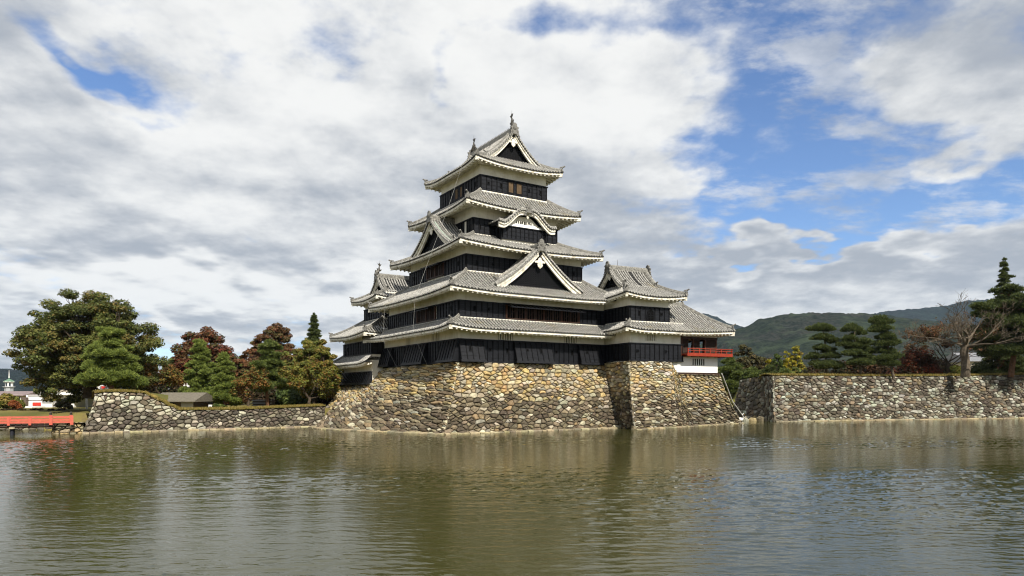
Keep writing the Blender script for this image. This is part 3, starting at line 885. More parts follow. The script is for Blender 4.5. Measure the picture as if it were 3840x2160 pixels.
# ------------------------------------------------------------------ great keep
K = building('castle_keep', KO, AK, 6.7, 'tall black and white castle keep with five stacked tiled roofs on the stone base', 'castle keep')
iA = lambda px, j=0: loc_i(px, j)
jB = lambda px, i=0: loc_j(px, i)
W0, D0, D2 = 17.9, 19.0, 17.5
hA = [(iA(1869), iA(1924), 8.99, 10.05, 6, 'plaster', .42), (iA(2116), iA(2163), 8.99, 10.05, 5, 'plaster', .42)]
hB = [(jB(1648), jB(1619), 8.99, 10.0, 5, 'plaster', .42), (jB(1541), jB(1521), 8.99, 9.95, 4, 'plaster', .42)]
storey(K, 0, W0, 0, D0, 6.72, 8.87, 10.35, hA, hB, courses=5,
       loopA=[(iA(1836), 0), (iA(1900), 1), (iA(2083), 0), (iA(2143), 1)], low=False)
fA = facef('A', 0, W0, 0, D0); fB = facef('B', 0, W0, 0, D0)
chute(K, fA, -.1, iA(1815, -.4), 6.75, 8.9, .8, [(iA(1762, -.4), 1)])
chute(K, fA, iA(1930, -.3), iA(2072, -.4), 6.75, 8.9, .8, [(iA(1976, -.4), 0), (iA(2027, -.4), 1)])
chute(K, fA, iA(2171, -.3), iA(2255, -.4), 6.75, 8.9, .8, [(iA(2200, -.4), 0)])
chute(K, fB, -.1, jB(1662), 6.75, 8.9, .8)
chute(K, fB, jB(1605), jB(1530), 6.75, 8.9, .8)
chute(K, fB, jB(1478), D0 - .1, 6.75, 8.9, .8)
# second storey
a0, a1 = iA(1897), iA(2168)
hang = [(a0 - 1.0, a1 + .2)]
storey(K, 0, W0, 0, D2, 11.05, 12.55, 13.9, loopA=[(iA(1778), 1), (iA(1830), 0)], loopB=[(jB(1697), 1), (jB(1505), 1)],
       skipA=[(a0, a1)], skipB=[(jB(1640), jB(1562))])
f2A = facef('A', 0, W0, 0, D2); f2B = facef('B', 0, W0, 0, D2)
awning_window(K, f2A, a0, a1, 11.2, 12.5, 1.15, .38, 8)
awning_window(K, f2B, jB(1635), jB(1568), 11.2, 12.5, .95, .3, 4)
# third storey
X3 = (1.73, 16.03, 1.73, 15.22)
storey(K, *X3, 15.75, 17.40, 18.9, loopA=[(iA(1788, 1.73), 1), (iA(1848, 1.73), 0), (iA(2148, 1.73), 1)], loopB=[(jB(1723, 1.73), 1), (jB(1556, 1.73), 1)],
       skipB=[(jB(1668, 1.73), jB(1604, 1.73))])
f3B = facef('B', *X3)
awning_window(K, f3B, jB(1667, 1.73), jB(1605, 1.73), 16.15, 17.35, .9, .22, 4)
# fourth storey
X4 = (3.55, 14.0, 3.55, 13.8)
storey(K, *X4, 19.7, 21.62, 23.4, loopA=[(iA(1797, 3.55), 1)], skipB=[(jB(1752, 3.55), jB(1742, 3.55))])
# top storey
X5 = (4.6, 12.84, 3.89, 13.07)
w5 = [(iA(1903, 3.89), iA(1926, 3.89)), (iA(1933, 3.89), iA(1957, 3.89))]
w5b = [(jB(1738, 4.6), jB(1727, 4.6)), (jB(1721, 4.6), jB(1709, 4.6))]
storey(K, *X5, 24.62, 26.28, 28.3, loopA=[(iA(1829, 3.89), 0), (iA(1877, 3.89), 1), (iA(1981, 3.89), 0), (iA(2025, 3.89), 1)], loopB=[(jB(1787, 4.6), 1)], skipA=w5, skipB=w5b)
for s, ws in (('A', w5), ('B', w5b)):
    f = facef(s, *X5)
    for a, b_ in ws:
        mb = MB(); fbox(mb, f, a, b_, 24.7, 26.28, -.05, .03); wv = mb.build('lattice_window', 'void_black', K)
        mb = MB(); fbox(mb, f, a, b_, 24.75, 25.05, .03, .12); fbox(mb, f, a, b_, 26.12, 26.28, .03, .12)
        fbox(mb, f, a, a + .07, 25.05, 26.12, .03, .14); fbox(mb, f, b_ - .07, b_, 25.05, 26.12, .03, .14); mb.build('window_frame', 'black_batten', wv)
        for q in range(6):
            c_ = a + .1 + (b_ - a - .2) * (q + .5) / 6
            mb = MB(); fbox(mb, f, c_ - .026, c_ + .026, 25.05, 26.12, .03, .1); piece(K, wv, 'window_bar', mb, 'pale_wood')

OH1 = 1.9
R2 = skirt(K, (-1.85, W0 + 1.2, -1.95, D2 + 1.9), X3, 13.42, 15.85, 1.9, .30, .22)
R1 = skirt(K, (-1.95, W0 + 1.0, -1.95, D0 + 1.9), (0, W0, 0, D2), 9.88, 11.02, 1.95, .30, .12)
R3 = skirt(K, (0, 17.57, -.3, 17.35), X4, 18.22, 20.05, 1.85, .34, .2)
R4 = skirt(K, (1.75, 16.0, 1.64, 16.03), X5, 22.72, 24.72, 1.9, .36, .2)
XR = (5.45, 12.0, 4.15, 13.1)
R5 = skirt(K, (3.25, 14.16, 2.49, 14.72), XR, 27.45, 28.62, 1.38, .42, .12, flash=False)
# main gabled roof on top
CI = 8.72
gf = lambda u, w, z: (CI + u, 8.6 - w, z)
TG = gable(K, R5, gf, 3.3, 28.55, 31.75, 4.75, 0.0, prof_gable(.34), True, .5, (300, 0), 1.03, True, 1.05, True)
gf2 = lambda u, w, z: (CI - u, 8.6 + w, z)
gable(K, R5, gf2, 3.3, 28.55, 31.75, 4.75, 0.02, prof_gable(.34), True, .5, (0, 0), 1.03, True, 1.05, True)
fish(K, K, (CI, 8.6 - 4.2, 32.2), (0, 1, 0), 1.45)
fish(K, K, (CI, 8.6 + 4.2, 32.2), (0, -1, 0), 1.45)
mb = MB()
for q in range(26): mb.tube([(CI, 4.7 + q * .31, 32.13), (CI, 4.7 + q * .31, 32.34)], [.07, .05], 6)
mb.build('ridge_beads', 'ornament_tile', K)
# gable on the second roof, right-hand face
gable(K, R2, lambda u, w, z: (8.85 + u, -.55 - w, z), 5.15, 14.45, 18.45, .45, -3.6, prof_gable(.34), True, .62, (300, 300), 1.04, True, 1.35, True, patina=True)
# gable on the third roof, left-hand face
gable(K, R3, lambda u, w, z: (1.0 - w, 7.85 + u, z), 4.4, 18.95, 22.1, .4, -3.4, prof_gable(.34), True, .52, (300, 300), 1.04, True, 1.05, True, patina=True)
# bay with undulating gable on the fourth storey
bx0, bx1, by = 6.18, 11.56, 2.2
mb = MB(); mb.box(bx0, bx1, by, 3.6, 19.3, 21.35)
N = 14; pts = [(8.87 + 2.69 * (q / N), 22.15 - 1.0 * prof_kara(q / N)) for q in range(-0, N + 1)]
poly = [(2 * 8.87 - x, z) for x, z in pts[::-1]][:-1] + pts
poly = [(bx0, 20.9)] + poly + [(bx1, 20.9)]
mb.prism(poly, lambda a, b_, q: (a, by + q, b_), -.02, .35)
bay = mb.build('bay_wall', 'plaster', K)
siding(K, facef('A', bx0, bx1, by, 3.6), bx0, bx1, 19.6, 20.92, 3, .54, [(bx1 - .2, 1)])
siding(K, facef('B', bx0, bx1, by, 3.6), by, 3.5, 19.6, 20.92, 3, .54)
fb = facef('A', bx0, bx1, by, 3.6)
mb = MB(); fbox(mb, fb, 7.85, 10.0, 21.12, 21.66, 0, .05); wv = mb.build('window', 'void_black', bay)
for q in range(9):
    c_ = 7.85 + 2.15 * (q + .5) / 9
    mb = MB(); fbox(mb, fb, c_ - .05, c_ + .05, 21.12, 21.66, .02, .12); piece(K, bay, 'window_bar', mb, 'plaster')
mb = MB()
mb.prism([(-2.2, 0), (-1.9, .22), (-1.5, .25), (-1.2, .42), (-.5, .44), (0, .36), (.5, .44), (1.2, .42), (1.5, .25), (1.9, .22), (2.2, 0)], lambda a, b_, q: (8.9 + a, by - q, 20.98 + b_ * .8), .1, .2)
mb.build('cusped_panel', 'fresh_plaster', bay)
gable(K, R3, lambda u, w, z: (8.87 + u, 1.75 - w, z), 3.55, 21.15, 22.72, .45, -2.0, prof_kara, False, .42, (300, 300), 1.0, True, .38, True, kara=True)
# lightning conductor cables down the left face
for pts in ([(3.1, 5.2, 27.4), (1.5, 5.4, 22.6), (-.2, 5.6, 18.1), (-2.0, 5.7, 13.2), (-2.1, 5.9, 9.7), (-1.0, 4.9, 6.5)],
            [(3.2, 12.2, 27.5), (1.4, 12.9, 22.7), (-.25, 13.4, 18.0), (-2.0, 13.7, 13.2), (-2.1, 14.2, 9.7), (-1.0, 12.6, 6.4)]):
    mb = MB(); mb.tube(pts, .008, 4); mb.build('lightning_cable', 'cable', K)

# ------------------------------------------------------------------ attached turret on the right
T2 = building('corner_turret', TO, AT, 7.0, 'two storey black and white corner turret with pointed gable beside the keep', 'turret')
tA = lambda px, j=0: loc_i(px, j, TO, TR, TL)
hT = [(tA(2421), tA(2461), 9.2, 9.85, 6, 'plaster', .42)]
storey(T2, 0, 6.8, 0, 8.0, 7.08, 8.86, 10.7, hT, (), [(tA(2388), 0), (tA(2493), 0)], [], courses=5, low=False)
storey(T2, 0, 5.0, 0, 7.9, 11.2, 12.68, 14.3, (), (), [(tA(2395), 1), (tA(2478), 0)])
# cusped window of the turret
fT = facef('A', 0, 5.0, 0, 7.9); cx_ = tA(2437)
arch = [(-.42, 0), (-.4, .5), (-.33, .82), (-.16, 1.02), (0, 1.12), (.16, 1.02), (.33, .82), (.4, .5), (.42, 0)]
mb = MB(); mb.prism([(a * 1.22, b_ * 1.12) for a, b_ in arch], lambda a, b_, q: fT(cx_ + a, 11.32 + b_, q), .1, .19); wn = mb.build('cusped_window', 'black_batten', T2)
mb = MB(); mb.prism(arch, lambda a, b_, q: fT(cx_ + a, 11.38 + b_, q), .15, .2); mb.build('window_opening', 'void_black', wn)
for q in range(4):
    mb = MB(); a = -.3 + .2 * q; fbox(mb, fT, cx_ + a - .025, cx_ + a + .025, 11.38, 12.2, .2, .225); piece(T2, wn, 'window_bar', mb, 'black_batten')
for q in range(3):
    mb = MB(); fbox(mb, fT, cx_ - .38, cx_ + .38, 11.6 + .24 * q, 11.64 + .24 * q, .2, .215); piece(T2, wn, 'window_bar', mb, 'black_batten')
RT2 = skirt(T2, (-1.3, 6.5, -1.3, 9.2), (.5, 4.8, 1.6, 6.3), 13.72, 15.15, 1.3, .34, .15, flash=False)
gt = lambda u, w, z: (2.65 - w, 3.95 + u, z)
gable(T2, RT2, gt, 2.4, 15.1, 17.2, 2.75, -.0, prof_gable(.34), True, .4, (300, 300), 1.03, True, .75, True)
gable(T2, RT2, lambda u, w, z: (2.65 + w, 3.95 - u, z), 2.4, 15.1, 17.2, 2.6, -.0, prof_gable(.34), True, .4, (0, 300), 1.03, True, .75, True)
skirt(T2, (-1.4, 6.8, -1.4, 9.0), (0, 6.8, 0, 7.9), 10.25, 11.2, 1.4, .28, .12, sides='AB', hips=('AB',))
mb = MB(); mb.tube([(1.2, 3.95, 17.5), (1.2, 3.95, 18.3)], [.03, .012], 5); mb.build('lightning_rod', 'bronze', T2)

# ------------------------------------------------------------------ moon-viewing wing
MV = building('moon_viewing_pavilion', TO + TR * 6.8, AT, 5.75, 'low open pavilion with red balcony and white plinth on the right of the turret', 'pavilion')
m0, m1 = 6.85, 11.8
MV.location = tw(m0, 0, 5.75)
def mvb(o):
    return o
PINV[MV.name] = Matrix.Translation((-m0, 0, -5.75))
mb = MB(); mb.box(5.9, m1 + .15, .15, 6.0, 5.95, 7.85); pl = mb.build('white_plinth', 'fresh_plaster', MV)
mb = MB(); mb.add([(4.6, .4, 7.05), (6.0, .15, 7.9), (6.0, .15, 5.9), (4.6, .4, 7.9), (4.6, 3, 7.05), (6.0, 3, 5.9), (6, 3, 7.9), (4.6, 3, 7.9)], [(0, 2, 1, 3), (0, 4, 5, 2), (3, 1, 6, 7)]); mb.build('plinth_wing', 'fresh_plaster', MV)
fM = facef('A', 5.9, m1 + .15, .15, 6)
wa, wb_ = tA(2595, .1), tA(2643, .1)
mb = MB(); fbox(mb, fM, wa, wb_, 6.75, 7.45, 0, .03); wn = mb.build('window', 'void_black', pl)
for q in range(7):
    c_ = wa + (wb_ - wa) * q / 6
    mb = MB(); fbox(mb, fM, c_ - .06, c_ + .06, 6.7, 7.5, .0, .07); mb.build('window_bar', 'fresh_plaster', wn)
mb = MB(); mb.box(5.7, m1 + .3, .0, 6.1, 5.72, 5.95); mb.build('ground_sill', 'dark_wood', MV)
# floor, posts, shutters
mb = MB(); mb.box(m0 - .1, m1 + .1, .0, 6.0, 7.85, 8.1); mb.build('floor', 'dark_wood', MV)
mb = MB(); mb.box(m0, m1, .2, 6.0, 9.75, 10.75); mb.build('upper_wall', 'plaster', MV)
mb = MB(); mb.box(m0 - .05, m1 + .06, .06, .3, 9.58, 9.82); mb.box(m1 - .2, m1 + .06, .3, 6.0, 9.58, 9.82); mb.build('lintel', 'dark_wood', MV)
mb = MB(); mb.box(m0, m1, 5.8, 6.0, 8.1, 9.6); mb.build('back_wall', 'dark_wood', MV)
posts = [m0 + .05, m0 + 1.62, m0 + 3.3, m1 - .1]
for k, a in enumerate(posts):
    mb = MB(); mb.box(a - .1, a + .1, .08, .28, 8.1, 9.58); mb.build('post', 'red_wood', MV)
mb = MB(); mb.box(m0 - .22, m0 - .1, -.12, .1, 7.7, 10.6); mb.build('post', 'red_wood', MV)
for y in (2.1, 4.0, 5.8):
    mb = MB(); mb.box(m1 - .2, m1, y - .1, y + .1, 8.1, 9.58); mb.build('post', 'red_wood', MV)
for (p, q) in ((m0 + .15, m0 + .95), (m0 + 1.72, m0 + 2.55), (m0 + 3.4, m1 - .2)):
    mb = MB(); mb.box(p, q, .16, .2, 8.1, 9.58); sh = mb.build('louvre_shutter', 'dark_wood', MV)
    for k in range(12):
        z = 8.16 + k * .118
        mb = MB(); mb.add([(x, y, zz) for (y, zz) in ((.15, z + .09), (.10, z), (.15, z + .01)) for x in (p, q)], [(0, 1, 3, 2), (2, 3, 5, 4), (0, 4, 5, 1)]); piece(MV, sh, 'slat', mb, 'dark_wood')
# red balcony round two sides
bal = MB(); bal.box(m0 - .15, m1 + 1.25, -1.0, .0, 7.78, 7.95); bal.box(m1 + .15, m1 + 1.25, .0, 6.2, 7.78, 7.95); B_ = bal.build('balcony_deck', 'vermilion', MV)
mb = MB(); mb.box(m0 - .15, m1 + 1.25, -1.02, -.94, 7.68, 8.02); mb.box(m1 + 1.19, m1 + 1.27, -.94, 6.2, 7.68, 8.02); mb.build('deck_edge', 'vermilion', B_)
for z, w in ((8.28, .08), (8.50, .1)):
    mb = MB(); mb.bar((m0 - .1, -.93, z), (m1 + (1.35 if z > 8.4 else 1.2), -.93, z), w, .07); mb.bar((m1 + 1.18, -1.05, z), (m1 + 1.18, 6.2, z), w, .07); mb.build('rail', 'vermilion', B_)
for k in range(9):
    a = m0 + (m1 + 1.18 - m0) * k / 8
    mb = MB(); mb.box(a - .05, a + .05, -.98, -.88, 7.95, 8.5 if k % 2 == 0 or k == 8 else 8.28); mb.build('baluster', 'vermilion', B_)
for k in range(1, 7):
    mb = MB(); y = -.93 + k * 1.15; mb.box(m1 + 1.13, m1 + 1.23, y - .05, y + .05, 7.95, 8.5); mb.build('baluster', 'vermilion', B_)
for k in range(5):
    a = m0 + .3 + k * 1.1
    mb = MB(); mb.bar((a, -.9, 7.72), (a, .2, 7.72), .14, .14); mb.build('joist', 'vermilion', B_)
skirt(MV, (4.9, 13.1, -1.4, 7.5), (4.9, 9.2, 3.0, 3.1), 10.25, 13.55, 1.3, .3, .16, sides='ACD', hips=('AD', 'CD'), lim={'A': 300, 'B': 0, 'C': 0, 'D': 300}, flash=False)
mb = MB(); prof = [(-.19, -.12), (-.19, .3), (-.12, .34), (0, .45), (.12, .34), (.19, .3), (.19, -.12)]
mb.sweep([(5.0, 3.05, 13.55), (9.3, 3.05, 13.55)], prof, (0, 1, 0)); mb.build('ridge', 'ridge_tile', MV)
mb = MB(); mb.prism([(-.3, -.2), (-.3, .2), (-.15, .5), (0, .75), (.15, .5), (.3, .2), (.3, -.2)], lambda a, b_, q: (9.3 + q, 3.05 + a, 13.55 + b_), 0, .15); mb.build('ridge_end_tile', 'ornament_tile', MV)

# ------------------------------------------------------------------ small keep behind on the left
NK = building('small_keep', kw(-1.5, 19.0, 0), AK, 4.7, 'small black and white keep with grey gabled roof standing behind the great keep', 'small keep')
NK.location = kw(-1.5, 19.0, 4.7); PINV[NK.name] = Matrix.Translation((1.5, -19.0, -4.7))
# lowest floor with flared black skirt
mb = MB()
for s in 'ABCD': holed(mb, facef(s, -1.5, 9, 19.0, 29.0), -1.5 if s in 'AC' else 19.0, 9 if s in 'AC' else 29.0, 4.6, 7.6, ())
mb.build('plaster_wall', 'plaster', NK)
chute(NK, facef('B', -1.5, 9, 19, 29), 18.9, 29.05, 4.72, 6.25, .75)
storey(NK, -1.5, 9, 19.0, 29.0, 8.3, 9.85, 11.2, (), (), [], [(27.5, 1)])
storey(NK, .5, 9, 20.6, 26.8, 12.7, 14.25, 16.0, (), (), [], [(25.5, 1)])
skirt(NK, (-2.9, 10.4, 17.6, 30.4), (-1.4, 8.9, 19.1, 28.9), 7.15, 8.35, 1.4, .25, .1, sides='BC', hips=('BC',))
skirt(NK, (-3.0, 10.5, 17.6, 30.6), (.5, 9, 20.6, 26.8), 10.55, 12.8, 1.5, .3, .2, sides='ABC', hips=('AB', 'BC'))
RN = skirt(NK, (-.9, 10.3, 19.2, 28.2), (1.2, 8.6, 21.6, 25.8), 15.1, 16.35, 1.35, .34, .14, flash=False)
gable(NK, RN, lambda u, w, z: (4.9 - w, 23.7 + u, z), 2.2, 16.3, 18.25, 4.1, 0, prof_gable(.34), True, .4, (300, 300), 1.03, True, .7, True)
gable(NK, RN, lambda u, w, z: (4.9 + w, 23.7 - u, z), 2.2, 16.3, 18.25, 4.1, 0, prof_gable(.34), True, .4, (300, 300), 1.03, True, .7, True)
fish(NK, NK, (1.2, 23.7, 18.65), (1, 0, 0), 1.25)
fish(NK, NK, (8.6, 23.7, 18.65), (-1, 0, 0), 1.25)
flush_rest()
# ------------------------------------------------------------------ dry-stone walls: every stone a clipped cell of its own
def clip(poly, a, b, c):
    """keep a*x+b*y<=c"""
    out = []
    n = len(poly)
    for i in range(n):
        p, q = poly[i], poly[(i + 1) % n]
        dp, dq = a * p[0] + b * p[1] - c, a * q[0] + b * q[1] - c
        if dp <= 0: out.append(p)
        if (dp < 0) != (dq < 0) and dp != dq:
            t = dp / (dp - dq); out.append((p[0] + (q[0] - p[0]) * t, p[1] + (q[1] - p[1]) * t))
    return out
def cells(L, H, sx, sy, rng, chips=.45, asp=None):
    asp = asp or sx / sy
    seeds = []
    ny = max(1, round(H / sy)); row = 0
    for r in range(ny + 1):
        nx = max(1, round(L / (sx * rng.uniform(.8, 1.25))))
        off = rng.uniform(0, 1)
        for k in range(-1, nx + 1):
            seeds.append(((k + off + rng.uniform(-.36, .36)) * L / nx, (r + .5 + rng.uniform(-.34, .34)) * H / ny - .2 * sy))
    nb = len(seeds)
    for k in range(int(nb * chips)):
        x, y = seeds[rng.randrange(nb)]
        seeds.append((x + rng.choice((-1, 1)) * sx * rng.uniform(.38, .6), y + rng.choice((-1, 1)) * sy * rng.uniform(.25, .6)))
    pts = [(x, y * asp) for x, y in seeds]
    g_ = {}; cs = sx * 1.2
    for k, (x, y) in enumerate(pts): g_.setdefault((int(x // cs), int(y // cs)), []).append(k)
    out = []
    for k, (x, y) in enumerate(pts):
        gx, gy = int(x // cs), int(y // cs)
        nb_ = [q for ax in (-2, -1, 0, 1, 2) for ay in (-2, -1, 0, 1, 2) for q in g_.get((gx + ax, gy + ay), ()) if q != k]
        nb_.sort(key=lambda q: (pts[q][0] - x) ** 2 + (pts[q][1] - y) ** 2)
        poly = [(0, 0), (L, 0), (L, H * asp), (0, H * asp)]
        for q in nb_[:22]:
            ux, uy = pts[q]
            a, b = ux - x, uy - y
            poly = clip(poly, a, b, (ux * ux + uy * uy - x * x - y * y) / 2)
            if len(poly) < 3: break
        if len(poly) >= 3: out.append([(p[0], p[1] / asp) for p in poly])
    return out
def interp(pl, s):
    s = min(max(s, 0), 1) * (len(pl) - 1); i = min(int(s), len(pl) - 2); return pl[i].lerp(pl[i + 1], s - i)
def resample(pl, n=40):
    pl = [Vector(p) for p in pl]; d = [0]
    for a, b in zip(pl, pl[1:]): d.append(d[-1] + (b - a).length)
    out = []
    for k in range(n + 1):
        t = d[-1] * k / n
        i = max(0, min(len(pl) - 2, next((q for q in range(len(d) - 1) if d[q + 1] >= t), len(pl) - 2)))
        out.append(pl[i].lerp(pl[i + 1], (t - d[i]) / max(1e-6, d[i + 1] - d[i])))
    return out
class Masonry:
    def __init__(self, root, base):
        self.root = root; self.items = []; self.back = MB(); self.base = Vector(base)
    def face(self, bottom, top, sx, sy, colf, seed, chips=.45, curve=1.3, zdown=.35, gap=.022, rel=.075, ztop=None):
        """bottom/top: matching polylines (world) left to right; colf(s, h, rng) -> colour"""
        rng = random.Random(seed)
        bt, tp = [Vector(p) for p in bottom], [Vector(p) for p in top]
        if len(bt) != len(tp): bt, tp = resample(bt), resample(tp)
        Lb = sum((b - a).length for a, b in zip(bt, bt[1:])); Lt = sum((b - a).length for a, b in zip(tp, tp[1:])); L = (Lb + Lt) / 2
        Hm = max(p.z for p in tp)
        slope = max((t_ - b_).length for b_, t_ in zip(bt, tp)) / Hm
        H = Hm + zdown
        def P(u, v, o=0.0):
            s = u / L; b, t_ = interp(bt, s), interp(tp, s); z = v - zdown
            h = z / max(t_.z, .2); e = 1 - (1 - max(h, 0)) ** curve if h <= 1 else 1
            if h < 0: e = h * curve
            p = Vector((b.x + (t_.x - b.x) * e, b.y + (t_.y - b.y) * e, z))
            return p
        def N(u, v):
            d = .05; a = P(min(u + d, L), v) - P(max(u - d, 0), v); b = P(u, v + d) - P(u, v - d)
            n = a.cross(b)
            return n.normalized() if n.length > 1e-9 else Vector((0, -1, 0))
        # dark packing behind the stones
        nu, nv = max(4, int(L / .8)), 8; vs = []
        for r in range(nv + 1):
            for q in range(nu + 1):
                u = L * q / nu; zt = interp(tp, u / L).z + zdown; v = zt * r / nv
                vs.append(P(u, v) - N(u, v) * .13)
        self.back.add(vs, [(r * (nu + 1) + q, r * (nu + 1) + q + 1, (r + 1) * (nu + 1) + q + 1, (r + 1) * (nu + 1) + q) for r in range(nv) for q in range(nu)])
        for poly in cells(L, H, sx, sy / slope, rng, chips):
            poly = [(x, min(y, interp(tp, x / L).z + zdown)) for x, y in poly]
            cx_ = sum(p[0] for p in poly) / len(poly); cy_ = sum(p[1] for p in poly) / len(poly)
            area = abs(sum(poly[i][0] * poly[(i + 1) % len(poly)][1] - poly[(i + 1) % len(poly)][0] * poly[i][1] for i in range(len(poly)))) / 2
            if area < .02: continue
            # subdivide long edges, jitter for broken outlines
            ring = []
            for i in range(len(poly)):
                p, q = poly[i], poly[(i + 1) % len(poly)]
                d = math.hypot(q[0] - p[0], q[1] - p[1])
                if d < .05: continue
                ring.append(p)
                if d > .45: ring.append(((p[0] + q[0]) / 2 + rng.uniform(-.03, .03), (p[1] + q[1]) / 2 + rng.uniform(-.03, .03)))
            if len(ring) < 3: continue
            size = math.sqrt(area)
            n0 = N(cx_, cy_); r_ = rel * rng.uniform(.4, 1.35) * min(1, size / .6); proud = rng.uniform(-.05, .05)
            tx, ty = rng.uniform(-.17, .17), rng.uniform(-.22, .12)
            sh0 = max(0, 1 - gap * 1.2 / size); sh1 = max(.2, sh0 - .07 / max(size, .3)); sh2 = max(.3, sh1 - .10 / max(size, .3))
            vs = []; nr = len(ring)
            for sh, dep in ((sh0, -.16), (sh1, -.01), (sh2, r_ * .75)):
                for (x, y) in ring:
                    ax, ay = (x - cx_) * sh, (y - cy_) * sh
                    if sh == sh2: ax *= rng.uniform(.72, 1.04); ay *= rng.uniform(.72, 1.04)
                    jd = rng.uniform(-.5, .5) * (.035 if dep > -.1 else 0)
                    vs.append(P(cx_ + ax, cy_ + ay) + n0 * (dep + proud + jd + (tx * ax + ty * ay if dep > -.1 else 0)))
            vs.append(P(cx_, cy_) + n0 * (r_ + proud + rng.uniform(-.02, .04)))
            fs = [(r * nr + i, r * nr + (i + 1) % nr, (r + 1) * nr + (i + 1) % nr, (r + 1) * nr + i) for r in (0, 1) for i in range(nr)] + [(2 * nr + i, 2 * nr + (i + 1) % nr, 3 * nr) for i in range(nr)]
            zt = interp(tp, cx_ / L).z
            col = colf(cx_ / L, (cy_ - zdown) / max(zt, .3), rng, size)
            c3 = P(cx_, cy_)
            self.items.append((size / c3.y * max(.2, -n0.dot(Vector((c3.x, c3.y, 0)).normalized())) if c3.z > 0 else 0, vs, fs, col, c3))
    def build(self, name='stone', limit=300):
        self.items.sort(key=lambda t: -t[0])
        pinv = Matrix.Translation(self.base).inverted()
        rest = MB()
        for k, (sz, vs, fs, col, c) in enumerate(self.items):
            mb = MB()
            if k < limit:
                mb.add(vs, fs, col); o = _build0(mb, name, 'stone', self.root, False, None, None, None, c); o.matrix_parent_inverse = pinv
            else: rest.add(vs, fs, col)
        if rest.v:
            o = _build0(rest, 'small_stones', 'stone', self.root, False, None, 'stuff'); o.matrix_parent_inverse = pinv
        o = _build0(self.back, 'packing', 'wall_gap', self.root); o.matrix_parent_inverse = pinv
def pick(rng, table):
    t = rng.random() * sum(w for w, c in table)
    for w, c in table:
        t -= w
        if t <= 0: break
    k = rng.uniform(.78, 1.2)
    return tuple(x * k * rng.uniform(.95, 1.05) for x in c)
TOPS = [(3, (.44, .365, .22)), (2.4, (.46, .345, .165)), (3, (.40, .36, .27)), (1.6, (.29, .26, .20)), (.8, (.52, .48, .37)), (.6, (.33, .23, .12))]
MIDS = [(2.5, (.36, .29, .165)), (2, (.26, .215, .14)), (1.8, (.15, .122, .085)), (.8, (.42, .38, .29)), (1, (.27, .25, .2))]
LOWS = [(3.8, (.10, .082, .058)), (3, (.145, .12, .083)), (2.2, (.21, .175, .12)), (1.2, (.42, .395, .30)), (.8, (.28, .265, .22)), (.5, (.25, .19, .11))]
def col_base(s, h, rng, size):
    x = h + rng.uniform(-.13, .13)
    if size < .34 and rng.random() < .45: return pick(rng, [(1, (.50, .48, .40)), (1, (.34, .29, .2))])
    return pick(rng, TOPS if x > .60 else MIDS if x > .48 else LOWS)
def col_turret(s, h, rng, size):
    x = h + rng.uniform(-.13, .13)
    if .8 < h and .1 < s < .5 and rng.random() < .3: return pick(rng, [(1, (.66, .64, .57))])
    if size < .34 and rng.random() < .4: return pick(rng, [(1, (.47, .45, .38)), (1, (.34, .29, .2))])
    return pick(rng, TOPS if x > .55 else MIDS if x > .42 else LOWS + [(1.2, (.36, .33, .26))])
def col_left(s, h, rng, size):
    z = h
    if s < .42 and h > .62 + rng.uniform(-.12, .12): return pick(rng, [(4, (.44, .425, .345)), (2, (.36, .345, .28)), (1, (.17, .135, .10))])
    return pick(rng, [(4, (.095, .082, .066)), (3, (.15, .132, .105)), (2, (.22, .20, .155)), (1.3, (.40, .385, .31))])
def col_right(s, h, rng, size):
    return pick(rng, [(4, (.098, .084, .066)), (2.5, (.15, .13, .10)), (2.4, (.27, .265, .22)), (1.5, (.38, .385, .335)), (1, (.21, .165, .11))])
def col_abut(s, h, rng, size):
    return pick(rng, [(2, (.38, .30, .17)), (2, (.30, .26, .18)), (1, (.43, .39, .28))])

# keep base
kt = lambda i, j, z: kw(i, j, z)
c0 = onz(1665, 1630); toeB = [onz(1156, 1600), onz(1215, 1610.5), onz(1330, 1616), onz(1450, 1621), onz(1560, 1626), c0]
KB = empty('keep_base', kw(9, 9, 0), 0, 'broad sloping stone base of tan and dark boulders under the great keep', 'stone base')
M1 = Masonry(KB, kw(9, 9, 0))
ck = kt(-.28, -.28, 6.7)
inner_top = kw(W0 - .1, -.28, 6.75); inner_toe = kw(W0 + .3, -2.5, 0)
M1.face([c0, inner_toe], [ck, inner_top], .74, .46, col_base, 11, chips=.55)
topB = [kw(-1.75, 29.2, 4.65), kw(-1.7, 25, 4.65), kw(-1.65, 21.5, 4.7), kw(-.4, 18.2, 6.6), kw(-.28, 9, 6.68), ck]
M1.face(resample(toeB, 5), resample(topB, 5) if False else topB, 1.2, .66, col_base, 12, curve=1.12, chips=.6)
# north end of the base, running back from the moat
M1.face([kw(6, 36, 0), onz(1156, 1600)], [kw(8, 30, 4.65), kw(-1.75, 29.2, 4.65)], .9, .55, col_base, 13)
M1.build()
mb = MB(); mb.add([kw(-.3, -.3, 6.66), kw(18.2, -.3, 6.66), kw(18.2, 19.3, 6.66), kw(-.3, 19.3, 6.66)], [(0, 1, 2, 3)])
mb.add([kw(-1.7, 17.5, 4.66), kw(9, 17.5, 4.66), kw(9, 30.3, 4.66), kw(-1.8, 30.3, 4.66)], [(0, 1, 2, 3)])
o = _build0(mb, 'earth_fill', 'ground', KB); o.matrix_parent_inverse = Matrix.Translation(kw(9, 9, 0)).inverted()
